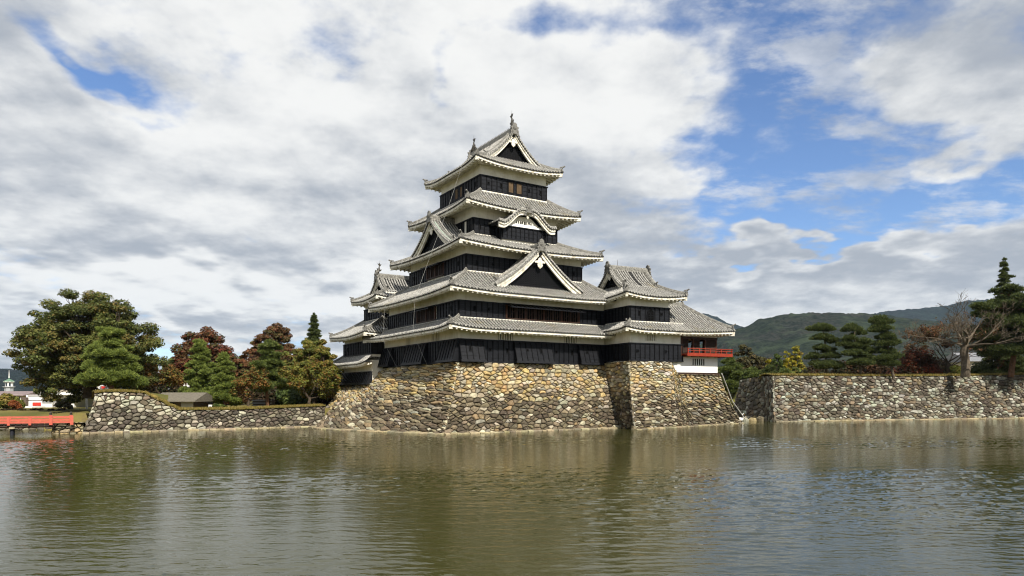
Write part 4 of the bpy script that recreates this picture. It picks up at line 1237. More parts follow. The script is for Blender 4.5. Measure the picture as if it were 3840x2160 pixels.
# turret base
TB = empty('turret_base', tw(5, 4, 0), 0, 'sloping stone base under the corner turret and the open pavilion', 'stone base')
M2 = Masonry(TB, tw(5, 4, 0))
tc_ = tw(-.25, -.25, 7.05); tt = tw(-.55, -1.55, 0)
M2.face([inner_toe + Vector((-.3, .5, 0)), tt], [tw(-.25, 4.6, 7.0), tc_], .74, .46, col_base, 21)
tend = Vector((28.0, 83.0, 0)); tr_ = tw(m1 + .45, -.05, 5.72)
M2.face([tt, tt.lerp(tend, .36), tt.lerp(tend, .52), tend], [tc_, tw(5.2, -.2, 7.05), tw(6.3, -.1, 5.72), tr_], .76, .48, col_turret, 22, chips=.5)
M2.face([tend, Vector((30.5, 92, 0))], [tr_, tw(m1 + .45, 8.5, 5.72)], .88, .58, col_turret, 23)
M2.build()
mb = MB(); mb.add([tw(-.3, -.3, 7.0), tw(6.3, -.2, 7.0), tw(6.3, 9, 7.0), tw(-.3, 9, 7.0)], [(0, 1, 2, 3)]); mb.add([tw(5.4, -.2, 5.68), tw(m1 + .5, -.2, 5.68), tw(m1 + .5, 9, 5.68), tw(5.4, 9, 5.68)], [(0, 1, 2, 3)])
o = _build0(mb, 'earth_fill', 'ground', TB); o.matrix_parent_inverse = Matrix.Translation(tw(5, 4, 0)).inverted()
mb = MB(); p, q = tw(m1 + .5, -.15, 5.85), tend + Vector((.7, .8, .35))
mb.tube([p, p.lerp(q, .5) + Vector((-.25, 0, -.35)), q], .06, 6)
o = _build0(mb, 'drain_pipe', 'cable', TB); o.matrix_parent_inverse = Matrix.Translation(tw(5, 4, 0)).inverted()

# left moat wall: high bastion stepping down to a low wall
lc = onz(308, 1626)
LWb = [lc, onz(520, 1620), onz(700, 1615), onz(930, 1609), onz(1215, 1600)]
def ltop(px, py, Y): return pix(px, py, Y)
def back(b, d): return Vector((b.x + .1, b.y + d, 0))
prof = [(0, 3.72), (.05, 3.85), (.1, 3.85), (.205, 3.72), (.22, 3.45), (.24, 3.38), (.255, 2.98), (.28, 2.9), (.295, 2.5), (.32, 2.4), (.34, 2.02), (.6, 2.0), (.8, 2.12), (1, 2.25)]
LWr = resample(LWb, 120)
ltops = []
for k in range(121):
    s = k / 120
    for (s0, z0), (s1, z1) in zip(prof, prof[1:]):
        if s0 <= s <= s1: z = z0 + (z1 - z0) * (s - s0) / (s1 - s0); break
    ltops.append(LWr[k] + Vector((.55 * max(0, 1 - k / 24), .28 * z, z)))
LW = empty('moat_wall', LWb[1], 0, 'weathered grey stone wall by the red bridge, high at one end and stepping down', 'stone wall')
M3 = Masonry(LW, LWb[1])
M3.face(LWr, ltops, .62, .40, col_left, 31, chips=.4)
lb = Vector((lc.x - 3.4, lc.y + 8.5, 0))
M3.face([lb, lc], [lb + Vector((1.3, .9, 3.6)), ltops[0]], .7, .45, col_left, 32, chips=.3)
M3.build()
# right moat wall
RWb = [onz(2905, 1582), onz(3300, 1576), onz(3840, 1569), onz(3840, 1569) + Vector((30, 8, 0))]
RWr = resample(RWb, 40); rt = []
for k in range(41):
    s = k / 40; z = 5.92 + .12 * math.sin(s * 9) * .3 + max(0, s - .3) * 1.35
    rt.append(RWr[k] + Vector((.3 * max(0, 1 - k / 4), .22 * z, z)))
RW = empty('moat_wall', RWb[0], 0, 'long straight wall of brown and pale boulders under the pruned pines', 'stone wall')
M4 = Masonry(RW, RWb[0])
M4.face(RWr, rt, .82, .44, col_right, 41, chips=.5)
rb = onz(2905, 1582) + Vector((-.6, 16, 0))
M4.face([rb + Vector((0, 0, 0)), onz(2860, 1578), onz(2905, 1582)], [rb + Vector((1.6, .4, 5.6)), rt[0] + Vector((-.5, 2.2, 0)), rt[0]], .95, .6, col_right, 42, chips=.3)
M4.build()
# bridge abutment
ab0, ab1 = onz(190, 1627.5), onz(312, 1624)
AB = empty('bridge_abutment', ab0, 0, 'small squared abutment of tan stone carrying the end of the red bridge', 'abutment')
M5 = Masonry(AB, ab0)
M5.face([ab0, ab1], [ab0 + Vector((.15, .12, .95)), ab1 + Vector((0, .2, 1.05))], .62, .36, col_abut, 51, chips=.1, zdown=.2)
M5.face([ab0 + Vector((.3, 4.5, 0)), ab0], [ab0 + Vector((.45, 4.5, .95)), ab0 + Vector((.15, .12, .95))], .62, .36, col_abut, 52, chips=.1, zdown=.2)
M5.build()
mb = MB(); mb.add([ab0 + Vector((.1, .1, .93)), ab1 + Vector((.5, .1, .99)), ab1 + Vector((.5, 4.6, .99)), ab0 + Vector((.4, 4.6, .93))], [(0, 1, 2, 3)])
o = _build0(mb, 'earth_fill', 'ground', AB); o.matrix_parent_inverse = Matrix.Translation(ab0).inverted()
# far bank retaining wall behind the bridge
fb0, fb1 = onz(-420, 1616), onz(262, 1612)
FBW = empty('bank_wall', fb0, 0, 'low dark stone bank wall behind the red bridge', 'stone wall')
M6 = Masonry(FBW, fb0)
M6.face([fb0, fb1], [fb0 + Vector((0, .1, .62)), fb1 + Vector((0, .1, .62))], .7, .32, lambda s, h, r, z: pick(r, [(3, (.12, .105, .08)), (1, (.22, .2, .16))]), 61, chips=.1, zdown=.2)
M6.build(limit=60)
# stone kerb just above the water along the walls, in separate slabs
def kerb(poly, root, base, seed):
    rng = random.Random(seed); pl = resample(poly, 200); pinv = Matrix.Translation(base).inverted()
    k = 0
    while k < 199:
        n = rng.choice((5, 6, 8, 10)); e = min(200, k + n)
        a, b = pl[k], pl[e]; d = (b - a).normalized(); nrm = Vector((d.y, -d.x, 0)); zt = rng.uniform(.06, .13); w = rng.uniform(.28, .42)
        mb = MB(); a2, b2 = a + d * .02, b - d * .03
        vs = [p + nrm * o_ + Vector((0, 0, z)) for p in (a2, b2) for o_, z in ((w, -.3), (w, zt * .6), (w - .08, zt), (-.4, zt + .08), (-.4, -.3))]
        mb.add(vs, [(i, (i + 1) % 5, 5 + (i + 1) % 5, 5 + i) for i in range(5)] + [(4, 3, 2, 1, 0), (5, 6, 7, 8, 9)], pick(rng, [(2, (.36, .31, .2)), (1, (.25, .22, .16))]))
        o = _build0(mb, 'kerb_stone', 'stone', root); o.matrix_parent_inverse = pinv
        k = e
kerb(toeB, KB, kw(9, 9, 0), 71); kerb([c0, inner_toe], KB, kw(9, 9, 0), 72); kerb([tt, tend], TB, tw(5, 4, 0), 73)
kerb(LWb, LW, LWb[1], 74); kerb(RWb[:3], RW, RWb[0], 75)
# ------------------------------------------------------------------ water, land, hills
rw = np.random.default_rng(77)
wx_ = np.concatenate([[-260, -150, -100], np.arange(-70, 80, .17), [110, 170, 300]])
wy_ = [4.0]
while wy_[-1] < 125: wy_.append(wy_[-1] + min(.30, max(.085, .0048 * wy_[-1])))
wy_ = np.array(wy_)
GX, GY = np.meshgrid(wx_, wy_); GZ = np.zeros_like(GX)
NW = 46
for k in range(NW):
    lam = math.exp(rw.normal(math.log(.34), .45)); lam = min(max(lam, .22), 1.6)
    th = rw.normal(0.12, .80); kk = 2 * math.pi / lam; sl = .155 / math.sqrt(NW / 2) * (.72 if lam > .55 else 1.05)
    GZ += sl / kk * np.sin(kk * (GX * math.sin(th) + GY * math.cos(th)) + rw.uniform(0, 6.28))
# gusts and calmer lanes; stiller close under the walls
gust = np.zeros_like(GX)
for k in range(9):
    lam = rw.uniform(9, 34); th = rw.uniform(0, 6.28); gust += np.sin(2 * math.pi / lam * (GX * .55 * math.sin(th) + GY * math.cos(th)) + rw.uniform(0, 6.28))
amp_ = np.clip(.90 + .24 * gust, .4, 1.55) * np.interp(GY, [4, 52, 62, 80, 125], [1, 1, .72, .5, .4])
edge = np.where((np.abs(GX - 7) > 82), 0.0, 1.0)
GZ *= amp_ * edge
Vw = np.stack([GX.ravel(), GY.ravel(), GZ.ravel()], 1); nx, ny = len(wx_), len(wy_)
idx = np.arange(nx * ny).reshape(ny, nx)
o = np_mesh('moat_water', Vw, np.stack([idx[:-1, :-1].ravel(), idx[:-1, 1:].ravel(), idx[1:, 1:].ravel(), idx[1:, :-1].ravel()], 1), 'water', smooth=True); o['kind'] = 'structure'
print('water quads', (nx - 1) * (ny - 1))
LWline = [Vector((p.x, p.y)) for p in LWr]
RWline = [Vector((p.x, p.y)) for p in RWr]
def line_y(line, x):
    if x <= line[0].x: return line[0].y
    for a, b in zip(line, line[1:]):
        if a.x <= x <= b.x: return a.y + (b.y - a.y) * (x - a.x) / max(1e-6, b.x - a.x)
    return line[-1].y
def ss(a, b, x):
    t = min(1, max(0, (x - a) / (b - a))); return t * t * (3 - 2 * t)
def land(x, y):
    if y < 5.5: return 2.3 - .25 * max(0, y)
    z = -1.6
    # west bank behind the bridge
    if x < -41 - (y - 63) * .35 and y > 69.2 + (x + 45) * .02:
        return .62 + 1.1 * ss(69, 77, y)
    if -46 < x < -21 and x >= -41 - (y - 63) * .35:
        d = y - line_y(LWline, x)
        if d > 1.2:
            zl = 1.95
            m_ = max(0, 1 - max(0, x + 37.2) / 3.0)
            if x < -38.2 - (y - 63.5) * .4: m_ = 0
            if x < -39.4 - (y - 63.5) * .4: return z
            m2 = ss(16, 6, d)
            return zl + 1.85 * (m_ * m_ * (3 - 2 * m_)) * m2
        return z
    if -21 <= x < 33:
        if y > 104 - max(0, x) * .1: return 2.2 + .8 * ss(104, 118, y)
        if x < -8 and y > 84 + (x + 21) * .6: return 2.1
        return z
    if x >= 33:
        d = y - line_y(RWline, x)
        lx = x - (34.5 + (y - 88) * .06)
        if d > 1.7 and lx > .5:
            s = min(1, max(0, (x - 33.5) / 70)); top = 5.85 + max(0, s - .3) * 1.35
            return top - 2.5 * ss(14, 40, d)
        if y > 104: return 2.6
        return z
    return z if y < 69 else 1.7
xs = list(np.concatenate([-np.geomspace(6000, 75, 26), np.arange(-74, 116, 1.1), np.geomspace(117, 6000, 26)]))
ys = list(np.concatenate([[-300, -200, -60, -20, 0, 4, 5.4, 6.5, 10], np.arange(56, 122, 1.1), np.geomspace(123, 5500, 30)]))
V = np.array([(x, y, land(x, y)) for y in ys for x in xs], dtype=np.float32)
nx, ny = len(xs), len(ys)
idx = np.arange(nx * ny).reshape(ny, nx)
F = np.stack([idx[:-1, :-1].ravel(), idx[:-1, 1:].ravel(), idx[1:, 1:].ravel(), idx[1:, :-1].ravel()], 1)
o = np_mesh('ground', V, F, 'ground', smooth=False); o['kind'] = 'structure'
# turf over the wall tops
def turf(name, line, tops, w, seed, lab, rise=.12):
    rng = random.Random(seed); mb = MB(); n = len(tops); R = 5
    for r in range(R):
        for k in range(n):
            t = tops[k]; f = r / (R - 1)
            a = tops[min(k + 1, n - 1)] - tops[max(k - 1, 0)]; nrm = Vector((-a.y, a.x, 0)).normalized()
            mb.v.append(tuple(t + nrm * (-.05 + w * f) + Vector((rng.uniform(-.05, .05), 0, (.03 if r == 0 else rise * (1 - (2 * f - 1) ** 2) + .05 + rng.uniform(-.03, .04)) - (.5 if r == R - 1 else 0)))))
    mb.f = [(r * n + k, r * n + k + 1, (r + 1) * n + k + 1, (r + 1) * n + k) for r in range(R - 1) for k in range(n - 1)]
    o = mb.build(name, 'grass', None, True); o['kind'] = 'structure'
    # blades along the edge
    return o
turf('grass_bank', LWr, ltops, 2.6, 1, '', .16)
turf('grass_bank', RWr, rt, 3.2, 2, '', .2)
def tufts(name, tops, w, seed, per, h=.16, par=None):
    rng = np.random.default_rng(seed); A = np.array([tuple(p) for p in tops]); n = len(A)
    N = per * n
    k = rng.uniform(0, n - 1.001, N); i = k.astype(int); f = (k - i)[:, None]
    P = A[i] * (1 - f) + A[i + 1] * f
    d = A[i + 1] - A[i]; nr = np.stack([-d[:, 1], d[:, 0], np.zeros(N)], 1); nr /= np.linalg.norm(nr, axis=1)[:, None]
    q = (rng.random(N) ** 1.6 * (w + .12) - .12)[:, None]; P = P + nr * q; P[:, 2] += .05 + .1 * np.sin(np.pi * q[:, 0] / w) * 1.2
    a = rng.uniform(0, 2 * np.pi, N); s = np.stack([np.cos(a), np.sin(a), np.zeros(N)], 1) * rng.uniform(.02, .05, N)[:, None]
    top = P + np.stack([rng.normal(0, .05, N), rng.normal(0, .05, N), rng.uniform(.4, 1, N) * h], 1)
    V = np.stack([P - s, P + s, top], 1).reshape(-1, 3); F = np.arange(3 * N).reshape(-1, 3)
    base = np.array([(.26, .20, .05), (.20, .17, .04), (.13, .13, .03), (.30, .22, .08)])[rng.integers(0, 4, N)]
    o = np_mesh(name, V, F, 'leaf', vcol=np.repeat(base, 3, 0)); tag(o, 'short dry yellow green grass on top of the stone walls', 'grass', None, 'stuff')
tufts('grass', list(ltops[::3]) , 2.4, 5, 240, .19); tufts('grass', list(rt), 3.0, 6, 330, .30)
S_objs = [o for o in COL.objects if o.name.startswith('grass') and o.get('kind') == 'stuff']
S_objs[1]['label'] = 'short dry grass edging the long wall under the pines'; S_objs[0]['label'] = 'yellow green turf grass on the wall near the red bridge'

def hill(name, D, ridge, depth, material, seed, amp, step, foot=0.0, bumpa=5.0):
    """ridge: list of (column, row) of the skyline at distance D"""
    rng = random.Random(seed)
    x0, x1 = ridge[0][0], ridge[-1][0]; nU = int((x1 - x0) / FPX * D / step); nV = int(depth * 1.5 / step)
    nU = min(nU, 420); nV = min(nV, 150)
    V = []
    for r in range(nV + 1):
        f = r / nV * 1.5
        for k in range(nU + 1):
            px = x0 + (x1 - x0) * k / nU
            for (a, b), (c_, d) in zip(ridge, ridge[1:]):
                if a <= px <= c_: py = b + (d - b) * ss(a, c_, px) * .6 + (d - b) * (px - a) / (c_ - a) * .4; break
            H = (YH - py) / FPX * D + EYE
            Y = D - depth + depth * f; X = (px - CX) / FPX * D
            e = f ** 1.2 if f <= 1 else max(0, 1 - (f - 1) * 1.2)
            sp = mnoise.fractal(Vector((X / amp, Y / amp, seed)), 1.0, 2.0, 4) * (1 - abs(f - .0) * .0)
            z = foot + (H - foot) * e * (1 + .28 * sp * (1 - e) ** .6 * (f < 1)) 
            z += bumpa * (mnoise.noise(Vector((X / 16, Y / 16, seed))) + .7 * mnoise.noise(Vector((X / 7, Y / 7, seed + 3)))) * (.25 + .75 * e)
            V.append((X, Y, z))
    n = nU + 1
    idx = np.arange(n * (nV + 1)).reshape(nV + 1, n)
    F = np.stack([idx[:-1, :-1].ravel(), idx[:-1, 1:].ravel(), idx[1:, 1:].ravel(), idx[1:, :-1].ravel()], 1)
    o = np_mesh(name, np.array(V), F, material, smooth=False); o['kind'] = 'structure'
hill('hills', 1750, [(2350, 1400), (2560, 1340), (2680, 1262), (2780, 1228), (2860, 1196), (2930, 1180), (3060, 1174), (3250, 1176), (3330, 1184), (3420, 1196), (3560, 1212), (3700, 1225), (3840, 1240), (4300, 1260)], 900, 'hill_near', 3, 260, 7, 0, 4.5)
hill('hills', 3600, [(2450, 1260), (2560, 1205), (2625, 1172), (2680, 1185), (2740, 1215), (2840, 1238), (3000, 1230), (3200, 1200), (3330, 1166), (3430, 1158), (3520, 1150), (3640, 1126), (3760, 1122), (3840, 1105), (4300, 1080)], 1300, 'hill_far', 7, 500, 12, 0, 7)
hill('hills', 2200, [(-600, 1395), (-200, 1388), (0, 1381), (70, 1388), (160, 1400), (300, 1412), (520, 1420), (800, 1425), (1200, 1420), (1500, 1440)], 900, 'hill_far', 9, 300, 10, 0, 5)
# ------------------------------------------------------------------ trees
def limb(mb, p, q, r0, r1, rng, wob=.12, n=4, sides=6):
    p, q = Vector(p), Vector(q); L = (q - p).length; pts = []; rad = []
    for k in range(n + 1):
        t = k / n; w = math.sin(math.pi * t) * wob * L
        pts.append(p.lerp(q, t) + Vector((rng.uniform(-1, 1), rng.uniform(-1, 1), rng.uniform(-.2, .8))) * w * (0 < k < n)); rad.append(r0 + (r1 - r0) * t)
    mb.tube(pts, rad, sides); return pts
def tree_root(name, base, label, cat='tree', group=None):
    e = empty(name, base, 0, label, cat, group); PINV[e.name] = Matrix.Translation((-base[0], -base[1], -base[2])); return e
def leaf_cloud(centres, radii, per, size, pal, seed, flat=.6, up=.7, shell=.35, dark=None):
    """leaf quads filling flattened clumps; pal = list of colours"""
    rng = np.random.default_rng(seed); C = np.array(centres); R = np.array(radii)
    n = np.maximum(8, (per * (R / R.mean()) ** 2).astype(int)); k = np.repeat(np.arange(len(C)), n); N = len(k)
    d = rng.normal(size=(N, 3)); d /= np.linalg.norm(d, axis=1)[:, None]
    r = (shell + (1 - shell) * rng.random(N) ** .6)
    off = d * (r * R[k])[:, None]; off[:, 2] *= flat
    # ragged: gaps by 3-D noise
    P = C[k] + off
    nr = d * .7 + np.array([0, 0, up]) + rng.normal(size=(N, 3)) * .45; nr /= np.linalg.norm(nr, axis=1)[:, None]
    a = np.cross(nr, rng.normal(size=(N, 3))); a /= np.linalg.norm(a, axis=1)[:, None]; b = np.cross(nr, a)
    s = (size * rng.uniform(.6, 1.35, N))[:, None]
    V = np.stack([P - a * s, P - b * s * .55 - nr * s * .12, P + a * s, P + b * s * .55 - nr * s * .12], 1).reshape(-1, 3)
    F = np.arange(4 * N).reshape(-1, 4)
    pal = np.array(pal); cl = rng.integers(0, len(pal), len(C)); pick_ = np.where(rng.random(N) < .55, cl[k], rng.integers(0, len(pal), N))
    col = pal[pick_] * rng.uniform(.72, 1.25, (N, 1))
    return V, F, np.repeat(col, 4, 0)
def needle_cloud(pads, per, size, pal, seed):
    """pads (x,y,z,rx,rz): flat pads of upward needle tufts"""
    rng = np.random.default_rng(seed); Pd = np.array(pads)
    n = np.maximum(20, (per * (Pd[:, 3] / Pd[:, 3].mean()) ** 2).astype(int)); k = np.repeat(np.arange(len(Pd)), n); N = len(k)
    a = rng.uniform(0, 2 * np.pi, N); r = np.sqrt(rng.random(N)) ; u = rng.uniform(-.35, 1, N) * np.sqrt(np.maximum(0, 1 - r * r * .9))
    bump_ = 1 + .22 * np.sin(a * 3 + k * 1.7) + .15 * np.sin(a * 5 + k * 2.3)
    P = np.stack([Pd[k, 0] + np.cos(a) * r * Pd[k, 3] * bump_, Pd[k, 1] + np.sin(a) * r * Pd[k, 3] * bump_, Pd[k, 2] + u * Pd[k, 4]], 1)
    J = 5
    P = np.repeat(P, J, 0); kk = np.repeat(k, J); M = len(P)
    d = np.stack([np.repeat(np.cos(a) * r, J), np.repeat(np.sin(a) * r, J), np.full(M, .75)], 1) + rng.normal(size=(M, 3)) * .55
    d /= np.linalg.norm(d, axis=1)[:, None]
    s = (size * rng.uniform(.6, 1.3, M))[:, None]; w = np.cross(d, rng.normal(size=(M, 3))); w /= np.linalg.norm(w, axis=1)[:, None]
    V = np.stack([P - w * s * .15, P + w * s * .15, P + d * s], 1).reshape(-1, 3); F = np.arange(3 * M).reshape(-1, 3)
    pal = np.array(pal); col = pal[rng.integers(0, len(pal), M)] * rng.uniform(.7, 1.3, (M, 1))
    return V, F, np.repeat(col, 3, 0)
def put(e, name, V, F, c):
    b = e.location
    o = np_mesh(name, V - np.array([b.x, b.y, b.z]), F, 'leaf', e, vcol=c); return o
GREEN = [(.060, .085, .020), (.045, .068, .016), (.085, .105, .026), (.035, .052, .014)]
ZELK = [(.060, .072, .018), (.045, .055, .014), (.085, .088, .022), (.10, .078, .022), (.036, .045, .013)]
OLIVE = [(.10, .115, .022), (.13, .13, .025), (.075, .09, .02), (.16, .12, .03)]
RED = [(.14, .032, .017), (.095, .03, .017), (.17, .042, .02), (.075, .042, .018), (.07, .06, .018), (.10, .06, .02)]
BRONZE = [(.12, .058, .026), (.09, .052, .024), (.15, .066, .03), (.07, .06, .022)]
RUST = [(.15, .075, .02), (.19, .10, .025), (.11, .06, .02), (.24, .14, .03)]
YELL = [(.42, .34, .02), (.34, .30, .03), (.20, .21, .03), (.48, .38, .03)]
PINE = [(.060, .078, .020), (.045, .062, .016), (.090, .108, .026), (.036, .048, .014)]
LPINE = [(.090, .112, .024), (.070, .092, .020), (.125, .145, .032), (.052, .070, .018)]
DPINE = [(.034, .046, .015), (.025, .035, .012), (.048, .062, .019), (.062, .072, .020)]
DARKB = [(.045, .028, .014), (.035, .032, .012), (.06, .034, .015), (.03, .034, .013)]

def broadleaf(name, label, px, base_py, top_py, wpx, Y, pal, seed, clumps=46, per=420, size=.2, trunk=.3, low=.22, flat=.6, cat='tree', group=None, z0=None, rag=1.0, bark='bark', shape=1.0, depth=.8, dens=1.0, lean=0.0):
    rng = random.Random(seed)
    bz = z0 if z0 is not None else pix(px, base_py, Y).z
    b = Vector(((px - CX) / FPX * Y, Y, bz)); H = pix(px, top_py, Y).z - bz; Wd = wpx / FPX * Y / 2
    e = tree_root(name, b, label, cat, group)
    clumps = int(clumps * 2.3); per = per * .5; rag = rag * .74
    cs, rs = [], []
    cz = bz + H * (low + (1 - low) * .45); hz = H * (1 - low) * .52
    for k in range(clumps):
        th = 2.399 * k + rng.uniform(-.3, .3); ph = math.acos(1 - 2 * (k + .5) / clumps * .93)
        rr = rng.uniform(.62, 1.0) if rng.random() < .78 else rng.uniform(.15, .6)
        x, y, z = math.sin(ph) * math.cos(th), math.sin(ph) * math.sin(th), math.cos(ph)
        wz = (1 - .25 * shape * max(0, z)) if z > 0 else 1.0
        r = Wd * .23 * rng.uniform(.7, 1.3) * rag
        cs.append((b.x + x * rr * (Wd - r * .7) * wz + lean * H * (z + .3), b.y + y * rr * (Wd - r * .7) * depth * wz, cz + z * rr * (hz - r * .3) + rng.uniform(-.06, .06) * H)); rs.append(r)
    mb = MB(); tt_ = b + Vector((rng.uniform(-.3, .3) + lean * H * .3, 0, H * (low + .22)))
    pts = limb(mb, b - Vector((0, 0, .3)), tt_, trunk * 1.15, trunk * .62, rng, .04, 4, 8)
    for k in range(len(cs)):
        if rng.random() < .4:
            s = pts[rng.choice((2, 3, 4))]
            c = Vector(cs[k]); mid = limb(mb, s, c, trunk * rng.uniform(.22, .42), .025, rng, .12, 4, 5)
            for _ in range(3): limb(mb, mid[rng.choice((2, 3))], c + Vector((rng.uniform(-1, 1), rng.uniform(-1, 1), rng.uniform(-.4, .6))) * rs[k] * .9, trunk * .1, .015, rng, .1, 3, 4)
    mb.build('trunk', bark, e)
    V, F, c = leaf_cloud(cs, rs, per * dens, size, pal, seed, flat)
    put(e, 'crown', V, F, c)
    return e
def pine(name, label, px, base_py, top_py, wpx, Y, seed, pal=PINE, tiers=9, per=60, size=.34, z0=None, group=None, bark='pine_bark', trunk=.2, low=.12, lean=0.0, full=1.0, taper=.8, thick=.4, cat='pine tree'):
    rng = random.Random(seed)
    bz = z0 if z0 is not None else pix(px, base_py, Y).z
    b = Vector(((px - CX) / FPX * Y, Y, bz)); H = pix(px, top_py, Y).z - bz; Wd = wpx / FPX * Y / 2
    e = tree_root(name, b, label, cat, group); mb = MB()
    tp = lambda t: b + Vector((lean * H * t + .12 * math.sin(t * 5 + seed) * Wd * .5, .1 * math.cos(t * 4 + seed) * Wd * .5, H * t))
    mb.tube([tp(t / 8) - Vector((0, 0, .3 if t == 0 else 0)) for t in range(9)], [trunk * (1.1 - t / 8 * .95) for t in range(9)], 7)
    pads = []
    for k in range(tiers):
        t = low + (1 - low) * (k + .3) / tiers
        R = Wd * (1 - taper * ((t - low) / (1 - low)) ** 1.6) * rng.uniform(.66, 1.14)
        nb = max(4, int(round(9 * full * (1 - .4 * t))))
        for q in range(nb):
            a = 2 * math.pi * (q + rng.random() * .6) / nb + k
            rr = R * rng.uniform(.38, .98); c = tp(t + rng.uniform(-.45, .45) * (1 - low) / tiers) + Vector((math.cos(a) * rr, math.sin(a) * rr, rng.uniform(-.16, .14) * H / tiers * 3 - .1 * rr))
            pr = max(.26, R * rng.uniform(.2, .36)); pads.append((c.x, c.y, c.z, pr, pr * thick * rng.uniform(.9, 1.6)))
            for _ in range(2): pads.append((c.x + rng.uniform(-.8, .8) * pr, c.y + rng.uniform(-.8, .8) * pr, c.z + rng.uniform(-.2, .5) * pr, pr * .55, pr * thick * .9))
            limb(mb, tp(max(0, t - .03)), c, trunk * .28, .03, rng, .08, 3, 5)
        c = tp(t); pads.append((c.x, c.y, c.z, max(.3, R * .35), max(.2, R * .2)))
    c = tp(1); pads.append((c.x, c.y, c.z - .2, max(.3, Wd * .2), .45))
    mb.build('trunk', bark, e)
    V, F, cc = needle_cloud(pads, per, size, pal, seed); put(e, 'crown', V, F, cc)
    return e
def padpine(name, label, trunkpx, padlist, Y, seed, pal=PINE, group=None, per=170, size=.3, r=.2, z0=None):
    """cloud-pruned pine: trunkpx [(px,py)...] bottom to top, pads [(px,py,half-width px, half-height px)]"""
    rng = random.Random(seed)
    tr = [pix(p[0], p[1], Y) for p in trunkpx]
    if z0 is not None: tr[0].z = z0
    e = tree_root(name, tr[0], label, 'pine tree', group); mb = MB()
    path = [tr[0] - Vector((0, 0, .3))] + tr; mb.tube(path, [r * (1.15 - .85 * k / (len(path) - 1)) for k in range(len(path))], 8)
    pads = []
    for (px, py, hw, hh) in padlist:
        dy = rng.uniform(-.5, .5) * hw / FPX * Y
        c = pix(px, py, Y) + Vector((0, dy, 0)); R = hw / FPX * Y * .97; h = hh / FPX * Y * 1.2
        s = min(tr, key=lambda q: (q - c).length + abs(q.z - c.z) * .6)
        limb(mb, s, c - Vector((0, 0, h * .3)), r * .38, .04, rng, .1, 4, 5)
        m = max(4, int(R / .4) + 3)
        for q in range(m):
            a = 2 * math.pi * q / m + rng.random(); rr = R * rng.uniform(.35, .68)
            pads.append((c.x + math.cos(a) * rr, c.y + math.sin(a) * rr * .8, c.z + rng.uniform(-.25, .25) * h - .25 * h * (rr / R), R * rng.uniform(.36, .5), h * rng.uniform(.55, .85)))
        pads.append((c.x, c.y, c.z + h * .2, R * .55, h * .8))
    mb.build('trunk', 'pale_bark', e)
    V, F, cc = needle_cloud(pads, per, size, pal, seed); put(e, 'crown', V, F, cc)
    return e
def spruce(name, label, px, base_py, top_py, wpx, Y, seed, pal=DPINE, z0=None, tiers=26, trunk=.22, droop=.32, dens=1.0, sparse=0.0):
    rng = random.Random(seed); bz = z0 if z0 is not None else pix(px, base_py, Y).z
    b = Vector(((px - CX) / FPX * Y, Y, bz)); H = pix(px, top_py, Y).z - bz; Wd = wpx / FPX * Y / 2
    e = tree_root(name, b, label, 'conifer'); mb = MB(); mb.tube([b - Vector((0, 0, .3)), b + Vector((0, 0, H))], [trunk, .02], 7)
    pads = []
    for k in range(tiers):
        t = .06 + .94 * k / tiers; R = (Wd * (1 - t) ** .8 + .12) * rng.uniform(.62, 1.12); nb = max(5, int(10 * (1 - t * .4)))
        for q in range(nb):
            if rng.random() < sparse: continue
            a = 2 * math.pi * (q + rng.random() * .7) / nb; R_ = R; R = R_ * rng.uniform(.75, 1.1); p0 = b + Vector((0, 0, H * (t + rng.uniform(-.02, .02)))); c = p0 + Vector((math.cos(a) * R, math.sin(a) * R, -droop * R + .1))
            mb.tube([p0, p0.lerp(c, .5) + Vector((0, 0, .05)), c], [.05, .035, .012], 4); RR = R; R = R_
            for f in (.3, .5, .7, .88, 1.0):
                m = p0.lerp(c, f); pads.append((m.x, m.y, m.z, max(.10, .34 * RR * (1.15 - f * .6)), .05 + .12 * min(1, RR)))
    pads.append((b.x, b.y, b.z + H, .08, .25))
    mb.build('trunk', 'bark', e); V, F, cc = needle_cloud(pads, 16 * dens, .3, pal, seed); put(e, 'crown', V, F, cc); return e
